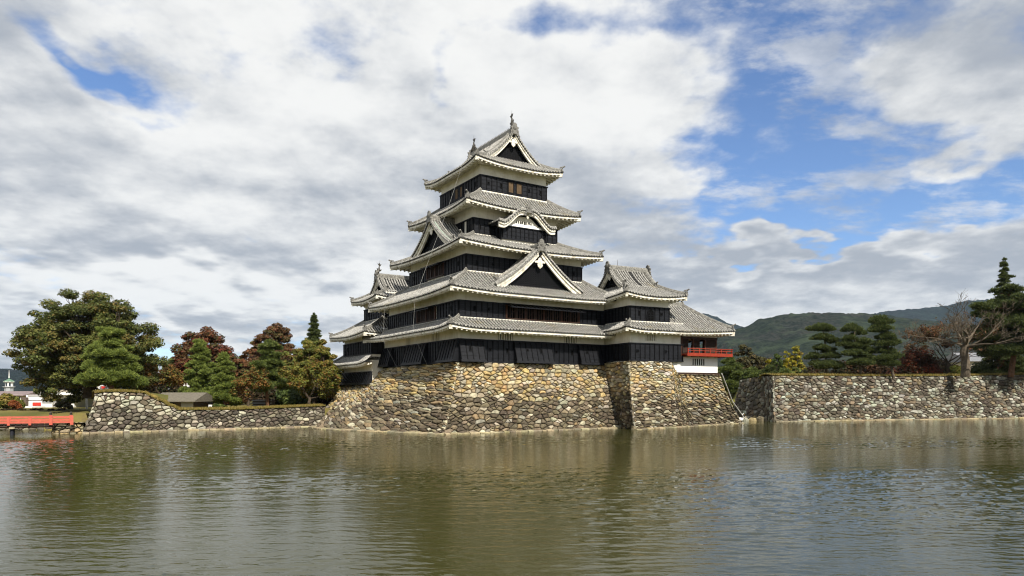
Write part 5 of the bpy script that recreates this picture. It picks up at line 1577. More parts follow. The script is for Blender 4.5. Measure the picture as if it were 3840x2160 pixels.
def bare(name, label, px, base_py, top_py, wpx, Y, seed, pal=None, leaves=0, z0=None, trunk=.35, bark='bark', levels=4, spread=.75, leafsize=.13, low=.3, twigr=.018, cat='tree', nb0=6, per=26):
    rng = random.Random(seed); bz = z0 if z0 is not None else pix(px, base_py, Y).z
    b = Vector(((px - CX) / FPX * Y, Y, bz)); H = pix(px, top_py, Y).z - bz; Wd = wpx / FPX * Y / 2
    e = tree_root(name, b, label, cat); mb = MB(); tips = []
    fork = b + Vector((rng.uniform(-.2, .2), 0, H * low)); limb(mb, b - Vector((0, 0, .3)), fork, trunk, trunk * .8, rng, .05, 4, 9)
    def grow(p, d, L, r, lv):
        n = 4; pts = [p]; q = p; dd = d
        for k in range(n):
            dd = (dd + Vector((rng.uniform(-1, 1), rng.uniform(-1, 1), rng.uniform(-.6, .9))) * .24).normalized(); q = q + dd * L / n; pts.append(q)
        mb.tube(pts, [r * (1 - .5 * k / n) for k in range(n + 1)], 6 if lv > 1 else 4)
        if lv <= 1: tips.append(pts[-1]); tips.append(pts[2])
        if lv == 0: return
        for k in range(3 if lv > 1 else 4):
            s = pts[rng.choice((2, 3, 4))]; nd = (dd * .75 + Vector((rng.uniform(-1, 1), rng.uniform(-1, 1), rng.uniform(-.45, .9))) * .85).normalized()
            grow(s, nd, L * rng.uniform(.5, .75), max(twigr, r * .45), lv - 1)
    for k in range(nb0):
        a = 2 * math.pi * (k + rng.random() * .5) / nb0; ev = rng.uniform(.15, 1.0)
        d = Vector((math.cos(a) * spread, math.sin(a) * spread * .8, ev)).normalized()
        Lk = .55 * (Wd if ev < .6 else (H * (1 - low)) * .9)
        grow(fork + Vector((0, 0, rng.uniform(-.1, .05) * H)), d, Lk, trunk * rng.uniform(.24, .42), levels - 1)
    mb.build('trunk', bark, e)
    if leaves:
        cs = [tuple(t) for t in tips if rng.random() < leaves]; V, F, c = leaf_cloud(cs, [.42 * rng.uniform(.6, 1.3) for _ in cs], per, leafsize, pal, seed, .8); put(e, 'crown', V, F, c)
    return e
def shrub(name, label, px, base_py, top_py, wpx, Y, pal, seed, z0=None, cat='shrub', per=300, clumps=14, size=.15, group=None):
    rng = random.Random(seed); bz = z0 if z0 is not None else pix(px, base_py, Y).z
    b = Vector(((px - CX) / FPX * Y, Y, bz)); H = max(.4, pix(px, top_py, Y).z - bz); Wd = wpx / FPX * Y / 2
    e = tree_root(name, b, label, cat, group); cs, rs = [], []
    for k in range(clumps):
        a = rng.uniform(0, 6.28); r = math.sqrt(rng.random()) * .85
        h = rng.uniform(.25, .8) * (1 - .45 * r * r); rr = min(Wd, H) * rng.uniform(.3, .5)
        cs.append((b.x + math.cos(a) * r * (Wd - rr * .4), b.y + math.sin(a) * r * min(Wd, 1.6), bz + H * h)); rs.append(rr)
    mb = MB()
    for c in cs[:8]: limb(mb, b + Vector((rng.uniform(-.2, .2), 0, -.2)), c, .05, .02, rng, .1, 3, 4)
    mb.build('stem', 'bark', e); V, F, c = leaf_cloud(cs, rs, per, size, pal, seed, .85); put(e, 'foliage', V, F, c); return e

def bright(p, k): 
    for q in range(len(p)): p[q] = tuple(x * k for x in p[q])
for p_, k_ in ((GREEN, 1.8), (ZELK, 1.95), (OLIVE, 1.6), (RED, 1.25), (BRONZE, 1.5), (RUST, 1.35), (PINE, 2.2), (LPINE, 2.3), (DPINE, 2.1), (DARKB, 1.2)): bright(p_, k_)
# --- left bank
broadleaf('broad_tree', 'huge spreading dark green tree rising above the bridge end of the wall', 335, 1460, 1078, 585, 77, ZELK, 101, 165, 560, .145, .62, -.04, .52, rag=.62, shape=.9, depth=.75, z0=3.4)
pine('pine_tree', 'plump bright green pine in front of the huge spreading tree', 415, 1462, 1240, 190, 70.5, 102, LPINE, 10, 110, .36, z0=3.6, full=1.3, taper=.7, thick=.5, low=.16, trunk=.26)
bare('cherry_tree', 'thin cherry with sparse yellow leaves between two pines above the wall', 595, 1500, 1290, 200, 80.5, 103, RUST[:2] + OLIVE[2:], .5, z0=1.9, trunk=.22, levels=5, low=.28, per=11)
broadleaf('maple_tree', 'deep red maple crown showing over the low wooden building', 765, 1480, 1220, 275, 100, RED + BRONZE[:2], 104, 56, 560, .19, .3, .1, .62, z0=2.2, rag=1.1)
pine('pine_tree', 'taller of two narrow green pines beside the wooden building', 748, 1530, 1283, 120, 78, 105, LPINE, 11, 80, .33, z0=1.95, taper=.72, thick=.5, low=.1)
pine('pine_tree', 'smaller light green pine leaning on its taller neighbour', 842, 1528, 1332, 105, 76, 106, LPINE, 9, 75, .32, z0=1.95, taper=.8, thick=.5, low=.14)
broadleaf('bronze_tree', 'reddish brown tree behind the lawn between maple and spruce', 1030, 1500, 1205, 240, 104, BRONZE, 107, 50, 470, .2, .3, .14, .55, z0=2.2)
spruce('spruce_tree', 'dark pointed spruce tip rising behind the yellow green tree', 1178, 1480, 1180, 125, 108, 108, z0=2.2)
broadleaf('ginkgo_tree', 'dense yellow green tree at the foot of the small keep', 1180, 1520, 1250, 200, 86, OLIVE, 109, 70, 520, .17, .3, .06, .62, z0=2.1, rag=.9)
pine('pine_tree', 'open green pine with bare red trunk near the lawn bench', 1005, 1525, 1285, 130, 80, 110, PINE, 8, 85, .34, z0=2.0, low=.32, taper=.7, thick=.55)
bare('cherry_tree', 'small twiggy cherry almost leafless behind the clipped hedge', 930, 1528, 1370, 175, 76.5, 111, RUST[:2] + OLIVE[2:3], .22, z0=1.95, trunk=.16, levels=5, low=.25, per=8)
bare('cherry_tree', 'cherry with arching yellow sprays beside the sloping stone base', 1160, 1528, 1335, 260, 80, 112, RUST[1:2] + OLIVE + YELL[2:3], .6, z0=2.05, trunk=.2, levels=5, low=.2, spread=1.0, per=12)
shrub('round_shrub', 'clipped green mound shrub on the lawn by the white lantern', 822, 1532, 1516, 60, 74, GREEN, 113, 1.95, per=420)
for k, (px, top, w, Y, pal, lab) in enumerate([(560, 1455, 120, 92, DARKB, 'dark brown shrubbery behind the yellow cherry'), (690, 1440, 130, 96, DARKB, 'dark shrubbery below the red maple'), (880, 1435, 150, 95, BRONZE, 'bronze shrubbery behind the leafless cherry'),
        (1010, 1450, 150, 92, DARKB, 'dark shrubbery under the open pine'), (1110, 1440, 160, 90, GREEN, 'green shrubbery under the ginkgo'), (1240, 1455, 140, 92, DARKB, 'dark shrubbery against the small keep base'), (1300, 1400, 130, 98, OLIVE, 'olive shrubbery behind the small keep corner')]):
    shrub('shrubbery', lab, px, 1530, top, w, Y, pal, 120 + k, 1.9, per=420, clumps=22, size=.2)
for k, (px, top, w, Y, pal, lab) in enumerate([(545, 1335, 170, 93, DARKB + GREEN[:2], 'dark mixed tree filling the space behind the thin cherry'), (655, 1318, 130, 99, BRONZE[:2] + GREEN, 'green and bronze tree left of the red maple'),
        (905, 1300, 130, 99, BRONZE + GREEN[:1], 'bronze green tree right of the red maple'), (965, 1262, 120, 110, BRONZE + ZELK, 'tall muted bronze tree behind the open pine'), (1095, 1300, 150, 97, OLIVE + BRONZE[:2], 'olive tree between the bronze tree and the ginkgo'), (1265, 1335, 130, 95, OLIVE, 'olive tree close against the small keep')]):
    broadleaf('background_tree', lab, px, 1520, top, w, Y, pal, 230 + k, 34, 420, .19, .22, .04, .6, z0=2.0, rag=1.1)
# --- far west bank
shrub('garden_tree', 'small yellow green garden tree by the white shop', 32, 1545, 1476, 95, 84, OLIVE, 131, 1.6, 'tree', 420, 16, .16)
shrub('garden_maple', 'little orange maple beside the yellow green garden tree', 55, 1530, 1492, 42, 80, [(.24, .07, .02), (.3, .1, .03)], 132, 1.6, 'tree', 300, 10, .13)
for k, px in enumerate((-60, 30, 120, 205)):
    shrub('hedge', ['brown clipped hedge at the far left end of the west bank', 'brown clipped hedge below the garden tree', 'brown clipped hedge in front of the white shop', 'brown clipped hedge next to the bastion wall'][k], px, 1556, 1541, 105, 78.5, DARKB + [(.10, .05, .03)], 140 + k, 1.55, 'hedge', 300, 18, .12)
shrub('bank_tree', 'small mixed leaf tree in the gap beside the bastion wall', 238, 1540, 1478, 60, 82, [(.09, .05, .02), (.07, .08, .02), (.2, .18, .12)], 145, 1.6, 'tree', 300, 14, .14)
# --- right: cloud-pruned pines on the wall
NG = None
padpine('pruned_pine', 'cloud pruned pine with a bare gap under its top tiers, first from the pavilion', [(3100, 1400), (3096, 1360), (3098, 1310), (3090, 1262), (3084, 1232)],
        [(3084, 1232, 48, 17), (3082, 1266, 40, 13), (3118, 1281, 28, 12), (3078, 1308, 32, 13), (3112, 1316, 28, 12), (3054, 1338, 34, 14), (3112, 1336, 34, 13), (3098, 1372, 56, 17), (3060, 1362, 30, 10)], 95, 151, DPINE, z0=5.9)
padpine('pruned_pine', 'cloud pruned pine with broad lower tiers, middle one of the three on the wall', [(3224, 1410), (3228, 1385), (3216, 1330), (3206, 1290), (3204, 1236)],
        [(3200, 1232, 36, 17), (3232, 1250, 30, 13), (3190, 1270, 32, 12), (3236, 1282, 30, 13), (3176, 1292, 34, 14), (3216, 1300, 40, 14), (3252, 1312, 30, 13), (3196, 1328, 42, 15), (3244, 1338, 40, 15), (3208, 1362, 50, 15), (3258, 1360, 24, 12)], 93, 152, DPINE, z0=5.9)
padpine('pruned_pine', 'tallest cloud pruned pine on the wall beside the old bare tree', [(3350, 1406), (3340, 1360), (3330, 1300), (3322, 1240), (3312, 1200)],
        [(3310, 1206, 44, 22), (3300, 1234, 44, 18), (3326, 1262, 40, 16), (3340, 1288, 40, 16), (3300, 1292, 34, 14), (3320, 1318, 46, 16), (3352, 1336, 34, 16), (3310, 1346, 38, 14), (3338, 1366, 44, 14)], 93, 153, DPINE, z0=5.9)
# old bare tree
bare('old_cherry_tree', 'gnarled thick trunked old tree with bare pale branches on the wall', 3620, 1402, 1130, 400, 94, 161, None, 0, z0=6.1, trunk=.6, bark='pale_bark', levels=5, low=.42, spread=1.15, nb0=9, twigr=.022)
bare('cherry_tree', 'cherry with a flat crown of small brown leaves behind the old bare tree', 3560, 1400, 1190, 440, 104, 162, BRONZE + DARKB[:1], .5, z0=5.2, trunk=.3, levels=5, low=.3, spread=1.1, nb0=8, leafsize=.13, per=6)
pine('pine_tree', 'large layered dark pine at the end of the wall', 3800, 1400, 1085, 340, 98, 163, DPINE, 9, 150, .36, z0=6.2, low=.28, taper=.5, thick=.45, trunk=.38, full=1.2)
spruce('spruce_tree', 'ragged spruce top rising behind the large layered pine', 3765, 1400, 974, 190, 108, 164, z0=5.2, tiers=44, sparse=.3, dens=.9)
shrub('red_shrub', 'low autumn red bush behind the pruned pines', 3430, 1400, 1285, 190, 106, [(.11, .035, .018), (.07, .035, .018), (.2, .05, .02), (.05, .04, .016)], 165, 5.2, per=520, clumps=22, size=.17)
for k, (px, top, w, Y, pal, lab) in enumerate([(3060, 1345, 130, 112, DARKB, 'dark bush behind the first pruned pine'), (3190, 1330, 140, 114, DARKB + [(.09, .05, .02)], 'rusty dark bush behind the middle pruned pine'), (3300, 1340, 140, 112, BRONZE[:2] + DARKB, 'brown bush behind the tallest pruned pine'),
        (3520, 1330, 120, 116, DARKB, 'dark brown thicket left of the old tree trunk'), (3590, 1345, 60, 100, OLIVE, 'yellow green sapling at the foot of the old tree'), (3700, 1345, 160, 112, DPINE, 'dark green thicket behind the old tree'), (3820, 1340, 140, 112, DPINE, 'dark green thicket below the layered pine')]):
    shrub('thicket', lab, px, 1410, top, w, Y, pal, 170 + k, 4.6, per=480, clumps=22, size=.18)
# --- garden seen between the pavilion and the right wall
for k, (nm, lab, px, top, w, Y, pal) in enumerate([
        ('broad_tree', 'olive brown tree right beside the red balcony', 2800, 1295, 170, 132, [(.075, .07, .022), (.06, .055, .02), (.10, .075, .03)]),
        ('broad_tree', 'greyish brown thin crowned tree behind the garden pines', 2870, 1330, 110, 136, [(.09, .075, .045), (.07, .06, .035)]),
        ('yellow_tree', 'bright yellow tree with an airy crown in the garden', 2985, 1284, 90, 140, YELL + OLIVE),
        ('yellow_tree', 'lower yellow tree in front of a round green one', 2885, 1330, 44, 130, YELL),
        ('yellow_tree', 'yellow tree half hidden by the first pruned pine', 2950, 1318, 50, 128, YELL),
        ('broad_tree', 'round dark green tree between two yellow trees', 2915, 1318, 64, 128, GREEN),
        ('broad_tree', 'olive tree over the corner of the long wall', 2990, 1372, 110, 122, OLIVE + GREEN)]):
    broadleaf(nm, lab, px, 1450, top, w, Y, pal, 190 + k, 34, 260, .24, .2, .1, .6, z0=2.6)
for k, (px, top, w, Y, lab) in enumerate([(2735, 1345, 90, 112, 'layered garden pine close to the pavilion plinth'), (2770, 1368, 100, 118, 'spreading garden pine above the drain pipe'), (2825, 1385, 110, 116, 'garden pine with a red trunk in the gap'), (2885, 1378, 110, 114, 'garden pine next to the wall corner'), (2945, 1392, 90, 112, 'garden pine just over the wall corner'), (2700, 1400, 80, 120, 'small garden pine behind the plinth')]):
    pine('garden_pine', lab, px, 1480, top, w, Y, 200 + k, DPINE if k % 2 else PINE, 7, 60, .42, z0=2.6, low=.2, taper=.55, thick=.32)
shrub('azalea', 'rounded olive azalea mound beyond the small footbridge', 2848, 1494, 1476, 66, 106, OLIVE, 210, 2.6, per=400)
for k, (px, top, w, Y) in enumerate([(2720, 1430, 120, 140), (2830, 1425, 150, 142), (2940, 1420, 150, 144), (3040, 1400, 160, 146)]):
    shrub('thicket', ['dim thicket behind the plinth corner', 'dim thicket behind the garden pines', 'dim thicket under the yellow trees', 'dim thicket behind the long wall corner'][k], px, 1490, top, w, Y, DPINE, 215 + k, 2.6, per=300, clumps=18, size=.26)
# ------------------------------------------------------------------ bridge, buildings and small things
def obj_root(name, base, label, cat, rz=0.0, group=None):
    e = empty(name, base, rz, label, cat, group); return e
# red footbridge
bend = Vector(((276 - CX) / FPX * 63.0, 63.0, 0))
BR = obj_root('footbridge', bend, 'red painted wooden footbridge with low railings running out from the bastion wall', 'bridge', math.radians(34))
def bp(d, o, z): return Vector((-d, o, z))          # d metres to the left of the end, o across, z above water
deckz = lambda d: 0.93 + .10 * math.sin(min(d, 24) / 24 * math.pi)
n = 60
for k in range(n):
    mb = MB(); mb.bar(bp(k * .42 + 1.6, -.05, deckz(k * .42 + 1.6) - .02), bp(k * .42 + 1.6, 2.35, deckz(k * .42 + 1.6) - .02), .36, .08); mb.build('plank', 'dark_wood', BR)
for o_ in (.15, 1.15, 2.15):
    mb = MB(); mb.tube([bp(1.5 + k * 2.4, o_, deckz(1.5 + k * 2.4) - .2) for k in range(11)], .14, 6); mb.build('girder', 'dark_wood', BR)
for side, o_ in ((0, 0.0), (1, 2.3)):
    for h, w in ((.20, .09), (.42, .08), (.66, .11)):
        mb = MB(); mb.sweep([bp(.1 + k * 2.5, o_, deckz(.1 + k * 2.5) + h - .08) for k in range(11)], [(-w / 2, -.05), (w / 2, -.05), (w / 2, .05), (-w / 2, .05)], (0, 1, 0)); mb.build('rail', 'bridge_red', BR)
    for k in range(12):
        d = .15 if k == 0 else 1.75 + (k - 1) * 1.55
        big_ = k in (0, 1); w = .13 if big_ else .10
        mb = MB(); z = deckz(d); mb.box(-d - w, -d + w, o_ - w, o_ + w, z - .1, z + (.72 if big_ else .64)); mb.build('post', 'bridge_red', BR)
        if big_ and side == 1:
            mb = MB(); mb.lathe([(.10, 0), (.13, .05), (.09, .1), (.12, .2), (.05, .3), (.01, .36)], (-d, o_, z + .72), 8); mb.build('finial', 'bronze', BR)
    for k in range(18):
        d = 1.0 + k * .78
        mb = MB(); z = deckz(d); mb.box(-d - .07, -d + .07, o_ - .05, o_ + .05, z + .12, z + .32); mb.build('strut', 'bridge_red', BR)
for d in (4.6, 13.0):
    for o_ in (.25, 2.0):
        mb = MB(); mb.tube([bp(d, o_, -1.5), bp(d, o_, .62)], .14, 8); mb.build('pier', 'dark_cloth', BR)
    mb = MB(); mb.bar(bp(d, -.1, .66), bp(d, 2.3, .66), .4, .16); mb.build('pier_cap', 'kerb_stone', BR)

def house(name, label, px0, px1, py_eave, py_base, Y, py_ridge, wall='beige_wall', roof='slate_roof', depth=7, z0=None, over=.6, hip=False, windows=(), cat='house', rz=0.0):
    x0, x1 = (px0 - CX) / FPX * Y, (px1 - CX) / FPX * Y; ze = pix(0, py_eave, Y).z; zb = z0 if z0 is not None else pix(0, py_base, Y).z; zr = pix(0, py_ridge, Y).z
    cx_ = (x0 + x1) / 2; e = obj_root(name, (cx_, Y, zb), label, cat, rz); w = (x1 - x0) / 2; H = ze - zb; R = zr - zb
    mb = MB(); mb.box(-w, w, 0, depth, 0, H); mb.build('wall', wall, e)
    mb = MB(); k = 0 if not hip else w * .55; o_ = over; th = .12
    a = [(-w - o_, -o_, H - .1), (w + o_, -o_, H - .1), (w + o_, depth + o_, H - .1), (-w - o_, depth + o_, H - .1), (-w - (o_ if not hip else 0) + k, depth / 2, R), (w + (o_ if not hip else 0) - k, depth / 2, R)]
    low_ = [(p[0], p[1], p[2] - th) for p in a[:4]]
    mb.add(a + low_, [(0, 1, 5, 4), (2, 3, 4, 5), (1, 2, 5), (3, 0, 4), (6, 7, 1, 0), (7, 8, 2, 1), (8, 9, 3, 2), (9, 6, 0, 3), (9, 8, 7, 6)]); mb.build('roof', roof, e)
    for (a0, a1, z0_, z1_, m_) in windows:
        mb = MB(); mb.box(-w + 2 * w * a0, -w + 2 * w * a1, -.06, .05, H * z0_, H * z1_); win = mb.build('window', m_, e)
        mb = MB(); mb.box(-w + 2 * w * a0 - .06, -w + 2 * w * a0, -.1, .05, H * z0_, H * z1_); mb.box(-w + 2 * w * a1, -w + 2 * w * a1 + .06, -.1, .05, H * z0_, H * z1_); mb.build('frame', 'white_paint', win)
    return e, w, H
# wooden building behind the low wall
e, w, H = house('wooden_lodge', 'low wooden building with grey shingle roof behind the stone wall', 596, 718, 1499, 1534, 71.5, 1472, 'brown_panel', 'grey_shingle', 4.2, 1.95, .7)
mb = MB(); mb.box(-w + .2, -w + 2.3, -.08, .02, 0.02, 1.05); mb.build('wooden_door', 'pale_wood', e)
mb = MB(); mb.box(-w + 2.35, -w + 3.6, -.08, .02, .05, 1.0); mb.build('plaster_panel', 'beige_wall', e)
# white shop with red sign
Ys = 92
x0, x1 = (98 - CX) / FPX * Ys, (330 - CX) / FPX * Ys
e = obj_root('white_shop', ((x0 + x1) / 2, Ys, 1.5), 'white flat fronted shop with a red sign panel across the moat', 'shop')
w = (x1 - x0) / 2; zt_ = pix(0, 1471, Ys).z - 1.5
mb = MB(); mb.box(-w, w * .55, 0, 9, 0, zt_ - .35); mb.build('wall', 'white_paint', e)
mb = MB(); mb.box(-w * .35, w + 1.5, -1.2, 9.5, zt_ - .35, zt_); mb.build('canopy', 'white_paint', e)
mb = MB(); k_ = [(-w * .2, 0, zt_), (w + 1.2, 0, zt_), (w + 1.2, 9, zt_), (-w * .2, 9, zt_), (w * .3, 4.5, zt_ + 1.1), (w * .6, 4.5, zt_ + 1.1)]; mb.add(k_, [(0, 1, 5, 4), (1, 2, 5), (2, 3, 4, 5), (3, 0, 4)]); mb.build('roof', 'tan_roof', e)
sx = lambda px: (px - CX) / FPX * Ys - (x0 + x1) / 2; sz = lambda py: pix(0, py, Ys).z - 1.5
mb = MB(); mb.box(sx(124), sx(154), -.12, -.02, sz(1521), sz(1509)); mb.build('red_sign', 'red_paint', e)
mb = MB(); mb.box(sx(106), sx(200), -.1, -.01, sz(1501), sz(1499.5)); mb.box(sx(106), sx(190), -.1, -.01, sz(1485), sz(1483)); mb.build('dark_trim', 'brown_panel', e)
for k in range(6):
    mb = MB(); a = sx(202 + k * 3.4); mb.box(a, a + .06, -.4, -.28, .3, zt_ - .4); mb.build('screen_bar', 'brown_panel' if k % 2 else 'white_paint', e)
mb = MB(); mb.box(sx(88), sx(107), -.5, .5, sz(1521), sz(1490)); mb.build('side_door', 'brown_panel', e)
mb = MB(); mb.box(sx(82), sx(182), -3.2, -.6, sz(1539), sz(1523)); mb.build('terrace', 'white_paint', e)
mb = MB(); mb.box(sx(118), sx(172), -3.26, -3.2, sz(1538), sz(1531)); mb.build('terrace_window', 'steel_grey', e)
house('purple_roofed_house', 'low house with purplish metal roof beside the white shop', -40, 84, 1479, 1520, 104, 1467, 'beige_wall', 'purple_roof', 6, 1.5, .5, windows=((.7, .95, .1, .8, 'glass_dark'),))
# tower with green dome roof
Yt = 150; tx = (34 - CX) / FPX * Yt; tz = lambda py: pix(0, py, Yt).z
e = obj_root('dome_tower', (tx, Yt, 1.5), 'small pale blue tower with green domed roof and thin spire', 'tower'); r = 16 / FPX * Yt; q = lambda py: tz(py) - 1.5
mb = MB(); mb.lathe([(r * .95, 0), (r * .95, q(1453)), (r * 1.25, q(1452)), (r * 1.25, q(1449))], n=8); mb.build('tower_body', 'steel_grey', e)
mb = MB(); mb.lathe([(r * .82, q(1449)), (r * .82, q(1434)), (r * 1.15, q(1433)), (r * 1.15, q(1431))], n=8); b_ = mb.build('belfry', 'white_paint', e)
for k in range(3):
    a = -math.pi / 2 + (k - 1) * math.pi / 4
    mb = MB(); c = Vector((math.cos(a) * r * .76, math.sin(a) * r * .76, q(1441))); d = Vector((math.cos(a), math.sin(a), 0)); mb.bar(c, c + d * .12, .3, .75); mb.build('window', 'glass_dark', b_)
mb = MB(); mb.lathe([(r * 1.15, q(1431)), (r * .95, q(1428)), (r * .5, q(1424)), (r * .12, q(1421)), (.12, q(1417))], n=12); mb.build('dome', 'green_copper', e)
mb = MB(); mb.tube([(0, 0, q(1418)), (0, 0, q(1387))], [.12, .02], 6); mb.build('spire', 'white_paint', e)
# roofs of the town beyond the trees
house('grey_roofed_house', 'white house with grey roof glimpsed under the big tree', 440, 560, 1462, 1480, 118, 1448, 'white_paint', 'slate_roof', 8, 1.5, .5, windows=((.2, .4, .1, .8, 'glass_dark'), (.6, .85, .1, .8, 'glass_dark')))
house('blue_grey_house', 'pale house with blue grey tiled roof behind the open pine', 1005, 1085, 1477, 1500, 122, 1455, 'beige_wall', 'slate_roof', 8, 1.9, .6, windows=((.1, .4, .2, .8, 'glass_dark'), (.55, .85, .2, .8, 'glass_dark')))
house('garden_pavilion', 'low grey roofed building in the garden beyond the gap', 2740, 2830, 1452, 1480, 150, 1438, 'beige_wall', 'slate_roof', 8, 2.4, .8, windows=((.1, .9, .2, .7, 'glass_dark'),))
house('grey_roofed_hall', 'grey tiled roof glimpsed behind the old tree trunk', 3640, 3760, 1352, 1400, 150, 1318, 'beige_wall', 'slate_roof', 10, 3.0, .8)
# round advertising sign on a white board
e = obj_root('emblem_sign', pix(389, 1466, 90) - Vector((0, 0, 2.2)), 'white roadside board with a red round emblem under the bright green pine', 'sign')
mb = MB(); mb.box(-.06, .06, -.05, .05, 0, 2.3); mb.build('pole', 'steel_grey', e)
mb = MB(); mb.box(-.65, .65, -.1, 0, 2.2, 3.0); bd = mb.build('board', 'white_paint', e)
mb = MB(); mb.prism([(math.cos(a) * .5, math.sin(a) * .3) for a in [k * math.pi / 10 for k in range(20)]], lambda a, b_, q_: (a, -.11 - q_, 2.62 + b_), 0, .02); mb.build('emblem_ring', 'slate_roof', bd)
mb = MB(); mb.prism([(-.36, -.1), (-.1, -.05), (0, -.22), (.12, -.06), (.38, .02), (.2, .1), (.22, .24), (.02, .14), (-.2, .22), (-.18, .06)], lambda a, b_, q_: (a, -.135 - q_, 2.62 + b_), 0, .02); mb.build('red_emblem', 'red_paint', bd)
# floodlight on the wall end
e = obj_root('floodlight', pix(551, 1487, 69), 'black floodlight box standing on the stepped end of the stone wall', 'floodlight')
mb = MB(); mb.box(-.05, .05, -.05, .05, -.2, .1); mb.build('stand', 'steel_grey', e)
mb = MB(); mb.prism([(-.3, .1), (-.26, .44), (.26, .5), (.3, .12)], lambda a, b_, q_: (a, -.2 + q_, b_), 0, .4); mb.build('housing', 'void_black', e)
mb = MB(); mb.box(-.5, -.28, -.2, .15, .1, .3); mb.build('glass', 'white_paint', e)
# white stone lantern / notice at the lawn
e = obj_root('notice_post', (pix(790, 1530, 73.5).x, 73.5, 1.98), 'white notice post with black roof on the lawn beside the mound shrub', 'notice')
mb = MB(); mb.box(-.18, .18, -.12, .12, 0, .55); mb.build('post', 'white_paint', e)
mb = MB(); mb.prism([(-.26, 0), (-.1, .2), (.1, .2), (.26, 0)], lambda a, b_, q_: (a, -.2 + q_, .55 + b_), 0, .4); mb.build('cap', 'void_black', e)
mb = MB(); mb.box(-.12, .12, -.14, -.12, .18, .3); mb.build('dark_plate', 'void_black', e)
# traffic signal arm
e = obj_root('traffic_signal', pix(690, 1468, 96) - Vector((0, 0, 2.0)), 'grey signal mast with horizontal arm behind the wooden building', 'traffic signal')
mb = MB(); mb.tube([(0, 0, 0), (0, 0, 3.4)], .09, 8); mb.build('mast', 'white_paint', e)
mb = MB(); mb.bar((-2.5, 0, 3.2), (.0, 0, 3.2), .12, .2); mb.build('arm', 'white_paint', e)
mb = MB(); mb.box(.45, .75, -.15, .15, 2.2, 3.3); mb.bar((0, 0, 2.9), (.5, 0, 2.9), .06, .06); mb.build('lamp_housing', 'white_paint', e)
# white utility pole at the big tree
e = obj_root('utility_pole', (pix(325, 1470, 84).x, 84, 1.7), 'plain white pole beside the trunk of the huge tree', 'pole')
mb = MB(); mb.tube([(0, 0, 0), (0, 0, pix(0, 1429, 84).z - 1.7)], .11, 8); mb.build('shaft', 'white_paint', e)
mb = MB(); mb.box(-.14, .14, -.14, .14, 1.6, 1.75); mb.build('band', 'steel_grey', e)
# lawn bench behind the cherry
e = obj_root('lean_to', (pix(985, 1515, 82).x, 82, 2.0), 'weathered timber lean-to with pale boards behind the leafless cherry', 'shelter')
mb = MB(); mb.box(-1.2, 1.0, 0, 1.4, 0, .9); mb.build('wall', 'brown_panel', e)
for k in range(3):
    mb = MB(); mb.box(-1.3, 1.1, -.08, 0, .12 + .3 * k, .24 + .3 * k); mb.build('board', 'steel_grey', e)
mb = MB(); mb.box(.75, .95, -.12, .0, 0, 1.05); mb.build('post', 'red_wood', e)
# footbridge in the gap
Yg = 100; e = obj_root('timber_footbridge', pix(2822, 1500, Yg), 'dark timber footbridge in the gap beside the drain pipe', 'footbridge')
mb = MB(); mb.box(-1.9, 1.6, 0, 1.6, 0, .16); mb.build('deck', 'dark_wood', e)
for z in (-.35, -.7):
    mb = MB(); mb.box(-1.8, 1.5, 0, .15, z - .12, z + .12); mb.build('beam', 'dark_wood', e)
for a in (-1.2, -.4, .4, 1.2):
    mb = MB(); mb.bar((a, .1, 0), (a + .15, .1, -2.4), .18, .18); mb.build('pile', 'dark_wood', e)
# fallen boulders at the mouth of the gap
rng = random.Random(5)
for k in range(12):
    px = 2795 + k * 9.5; py = 1577 - (k % 3) * 4; c = onz(px, py + 2)
    mb = MB(); rr = rng.uniform(.3, .7)
    pts = [(math.cos(a) * rr * rng.uniform(.75, 1.15), math.sin(a) * rr * rng.uniform(.6, .9)) for a in [q * .785 for q in range(8)]]
    zt_ = rng.uniform(.25, .6)
    vs = [(x, y, -.2) for x, y in pts] + [(x * .92, y * .92, zt_ * .6 + rng.uniform(-.08, .1)) for x, y in pts] + [(x * .5, y * .5, zt_ + rng.uniform(-.06, .1)) for x, y in pts]
    mb.add(vs, [(r * 8 + i, r * 8 + (i + 1) % 8, (r + 1) * 8 + (i + 1) % 8, (r + 1) * 8 + i) for r in (0, 1) for i in range(8)] + [tuple(16 + i for i in range(8))], pick(rng, LOWS + MIDS))
    o = mb.build('boulder', 'stone', None); o.location = c
    tag(o, 'loose boulder at the waterline between the turret base and the long wall', 'boulder', 'boulders at the mouth of the gap')
# dark bank closing the gap
# ------------------------------------------------------------------ swan and visitor
sw = onz(2776, 1579.5); e = obj_root('swan', (sw.x, sw.y, 0.02), 'white swan with curved neck floating below the drain pipe', 'swan', math.radians(20))
mb = MB()
rings = [(-.62, .22, .02), (-.5, .22, .12), (-.25, .2, .24), (.0, .18, .27), (.22, .17, .22), (.36, .2, .12), (.42, .24, .05)]
vs = []
for x, z, r in rings:
    for k in range(10):
        a = 2 * math.pi * k / 10; vs.append((x, math.cos(a) * r * .95, z + math.sin(a) * r * .75))
nk = [(.36, .25, .085), (.46, .40, .062), (.44, .56, .05), (.36, .70, .045), (.35, .84, .045), (.43, .93, .055), (.52, .92, .05), (.6, .88, .02)]
mb.add(vs, [(r * 10 + i, r * 10 + (i + 1) % 10, (r + 1) * 10 + (i + 1) % 10, (r + 1) * 10 + i) for r in range(6) for i in range(10)])
mb.tube([(x, 0, z) for x, z, r in nk], [r for x, z, r in nk], 8)
mb.build('body', 'swan_white', e, True)
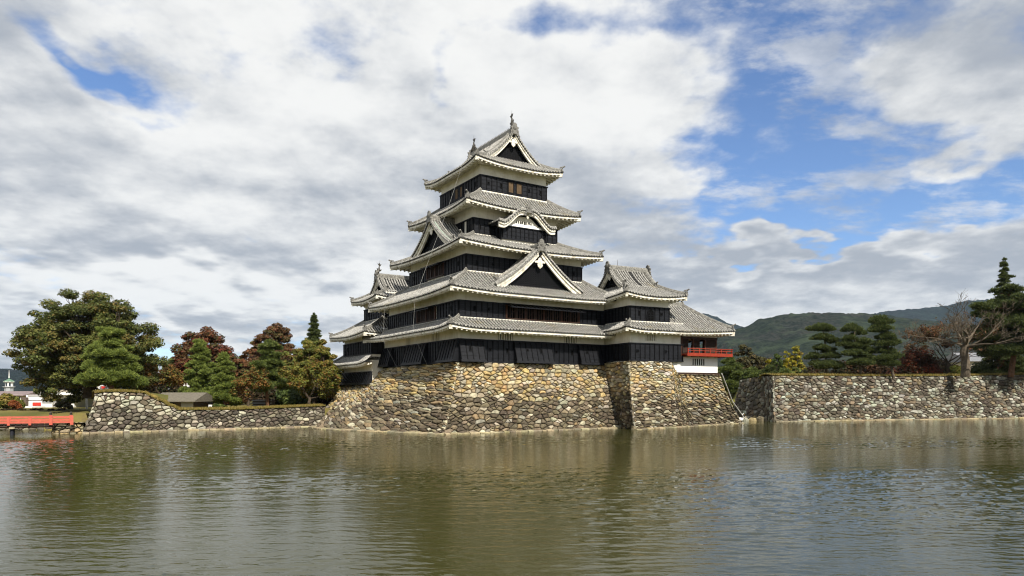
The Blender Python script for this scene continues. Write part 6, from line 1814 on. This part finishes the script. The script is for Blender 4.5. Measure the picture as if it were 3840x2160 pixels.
for sd in (-1, 1):
    mb = MB(); mb.prism([(-.66, .3), (-.5, .42), (-.2, .5), (.15, .42), (.25, .28), (0, .18), (-.35, .18)], lambda a, b_, q_: (a, sd * (.2 + q_ - .1 * abs(a)), b_), 0, .05); mb.build('wing', 'swan_white', e)
mb = MB(); mb.tube([(.58, 0, .9), (.7, 0, .85)], [.03, .012], 6); mb.build('beak', 'beak', e)
# visitor with a rucksack beyond the gap
Yp = 112; pb = pix(2797, 1496, Yp); pb.z = 2.62
e = obj_root('person', pb, 'person in a blue jacket with a blue rucksack walking beyond the gap', 'person')
mb = MB()
def ell(mb, rings, n=10):
    vs = []
    for (x, y, z, rx, ry) in rings:
        for k in range(n):
            a = 2 * math.pi * k / n; vs.append((x + math.cos(a) * rx, y + math.sin(a) * ry, z))
    mb.add(vs, [(r * n + i, r * n + (i + 1) % n, (r + 1) * n + (i + 1) % n, (r + 1) * n + i) for r in range(len(rings) - 1) for i in range(n)] + [tuple(range(n))[::-1], tuple((len(rings) - 1) * n + i for i in range(n))])
me = bpy.data.meshes.new('body')
jt = [(0, 0, .92, .15), (0, 0, 1.15, .145), (.02, 0, 1.38, .16), (.02, 0, 1.47, .07), (.03, 0, 1.55, .06), (.05, 0, 1.65, .10), (.05, 0, 1.72, .085),
      (0, -.1, .85, .11), (.06, -.1, .48, .075), (-.06, -.1, .06, .05), (.12, -.1, .03, .045), (0, .1, .85, .11), (.02, .1, .48, .075), (.14, .1, .06, .05), (.32, .1, .03, .045),
      (.0, -.2, 1.40, .065), (-.04, -.26, 1.14, .05), (.12, -.24, .95, .04), (.2, -.23, .9, .035), (.0, .2, 1.40, .065), (.02, .26, 1.14, .05), (.18, .22, .98, .04), (.26, .2, .95, .035)]
ed = [(0, 1), (1, 2), (2, 3), (3, 4), (4, 5), (5, 6), (0, 7), (7, 8), (8, 9), (9, 10), (0, 11), (11, 12), (12, 13), (13, 14), (2, 15), (15, 16), (16, 17), (17, 18), (2, 19), (19, 20), (20, 21), (21, 22)]
me.from_pydata([j[:3] for j in jt], ed, []); bo = bpy.data.objects.new('body', me); COL.objects.link(bo); bo.parent = e
sk = bo.modifiers.new('skin', 'SKIN'); 
for k, j in enumerate(jt): me.skin_vertices[0].data[k].radius = (j[3], j[3])
me.skin_vertices[0].data[0].use_root = True
bo.modifiers.new('sub', 'SUBSURF').levels = 1; bo.modifiers['sub'].render_levels = 2
me.materials.append(MATS['blue_cloth'])
mb = MB(); ell(mb, [(.0, 0, .03, .0, .0), (.0, 0, .1, .0, .0)]); 
mb = MB(); ell(mb, [(.05, 0, 1.64, .105, .1), (.04, 0, 1.72, .12, .108), (.04, 0, 1.79, .09, .08), (.04, 0, 1.81, .03, .03)]); mb.build('hair', 'hair', e, True)
mb = MB(); ell(mb, [(.06, 0, 1.52, .06, .06), (.08, 0, 1.58, .1, .09), (.085, 0, 1.66, .1, .095), (.08, 0, 1.7, .08, .08)]); mb.build('face', 'skin', e, True)
for s_, x_ in ((-1, .0), (1, .06)):
    mb = MB(); mb.tube([(0, s_ * .1, .95), (.05 if s_ < 0 else .02, s_ * .1, .5), (-.05 if s_ < 0 else .13, s_ * .1, .08)], [.125, .095, .075], 8); mb.build('trouser_leg', 'dark_cloth', e, True)
mb = MB(); ell(mb, [(-.26, 0, 1.0, .09, .14), (-.27, 0, 1.1, .13, .17), (-.27, 0, 1.35, .12, .17), (-.24, 0, 1.46, .07, .12)]); mb.build('rucksack', 'blue_cloth', e, True)
# ------------------------------------------------------------------ the air between here and the hills
mb = MB(); mb.box(-6300, 6300, -330, 5800, -5, 760)
m = bpy.data.materials.new('haze'); m.use_nodes = True; MATS['haze'] = m
for nd in list(m.node_tree.nodes):
    if nd.type != 'OUTPUT_MATERIAL': m.node_tree.nodes.remove(nd)
pv = m.node_tree.nodes.new('ShaderNodeVolumePrincipled')
pv.inputs['Color'].default_value = (0.55, 0.74, 1.0, 1); pv.inputs['Density'].default_value = 0.000035; pv.inputs['Anisotropy'].default_value = 0.0
m.node_tree.links.new(pv.outputs[0], m.node_tree.nodes['Material Output'].inputs['Volume'])
o = mb.build('haze', 'haze'); tag(o, 'thin blue air haze over the hills and the moat', 'haze', None, 'stuff')
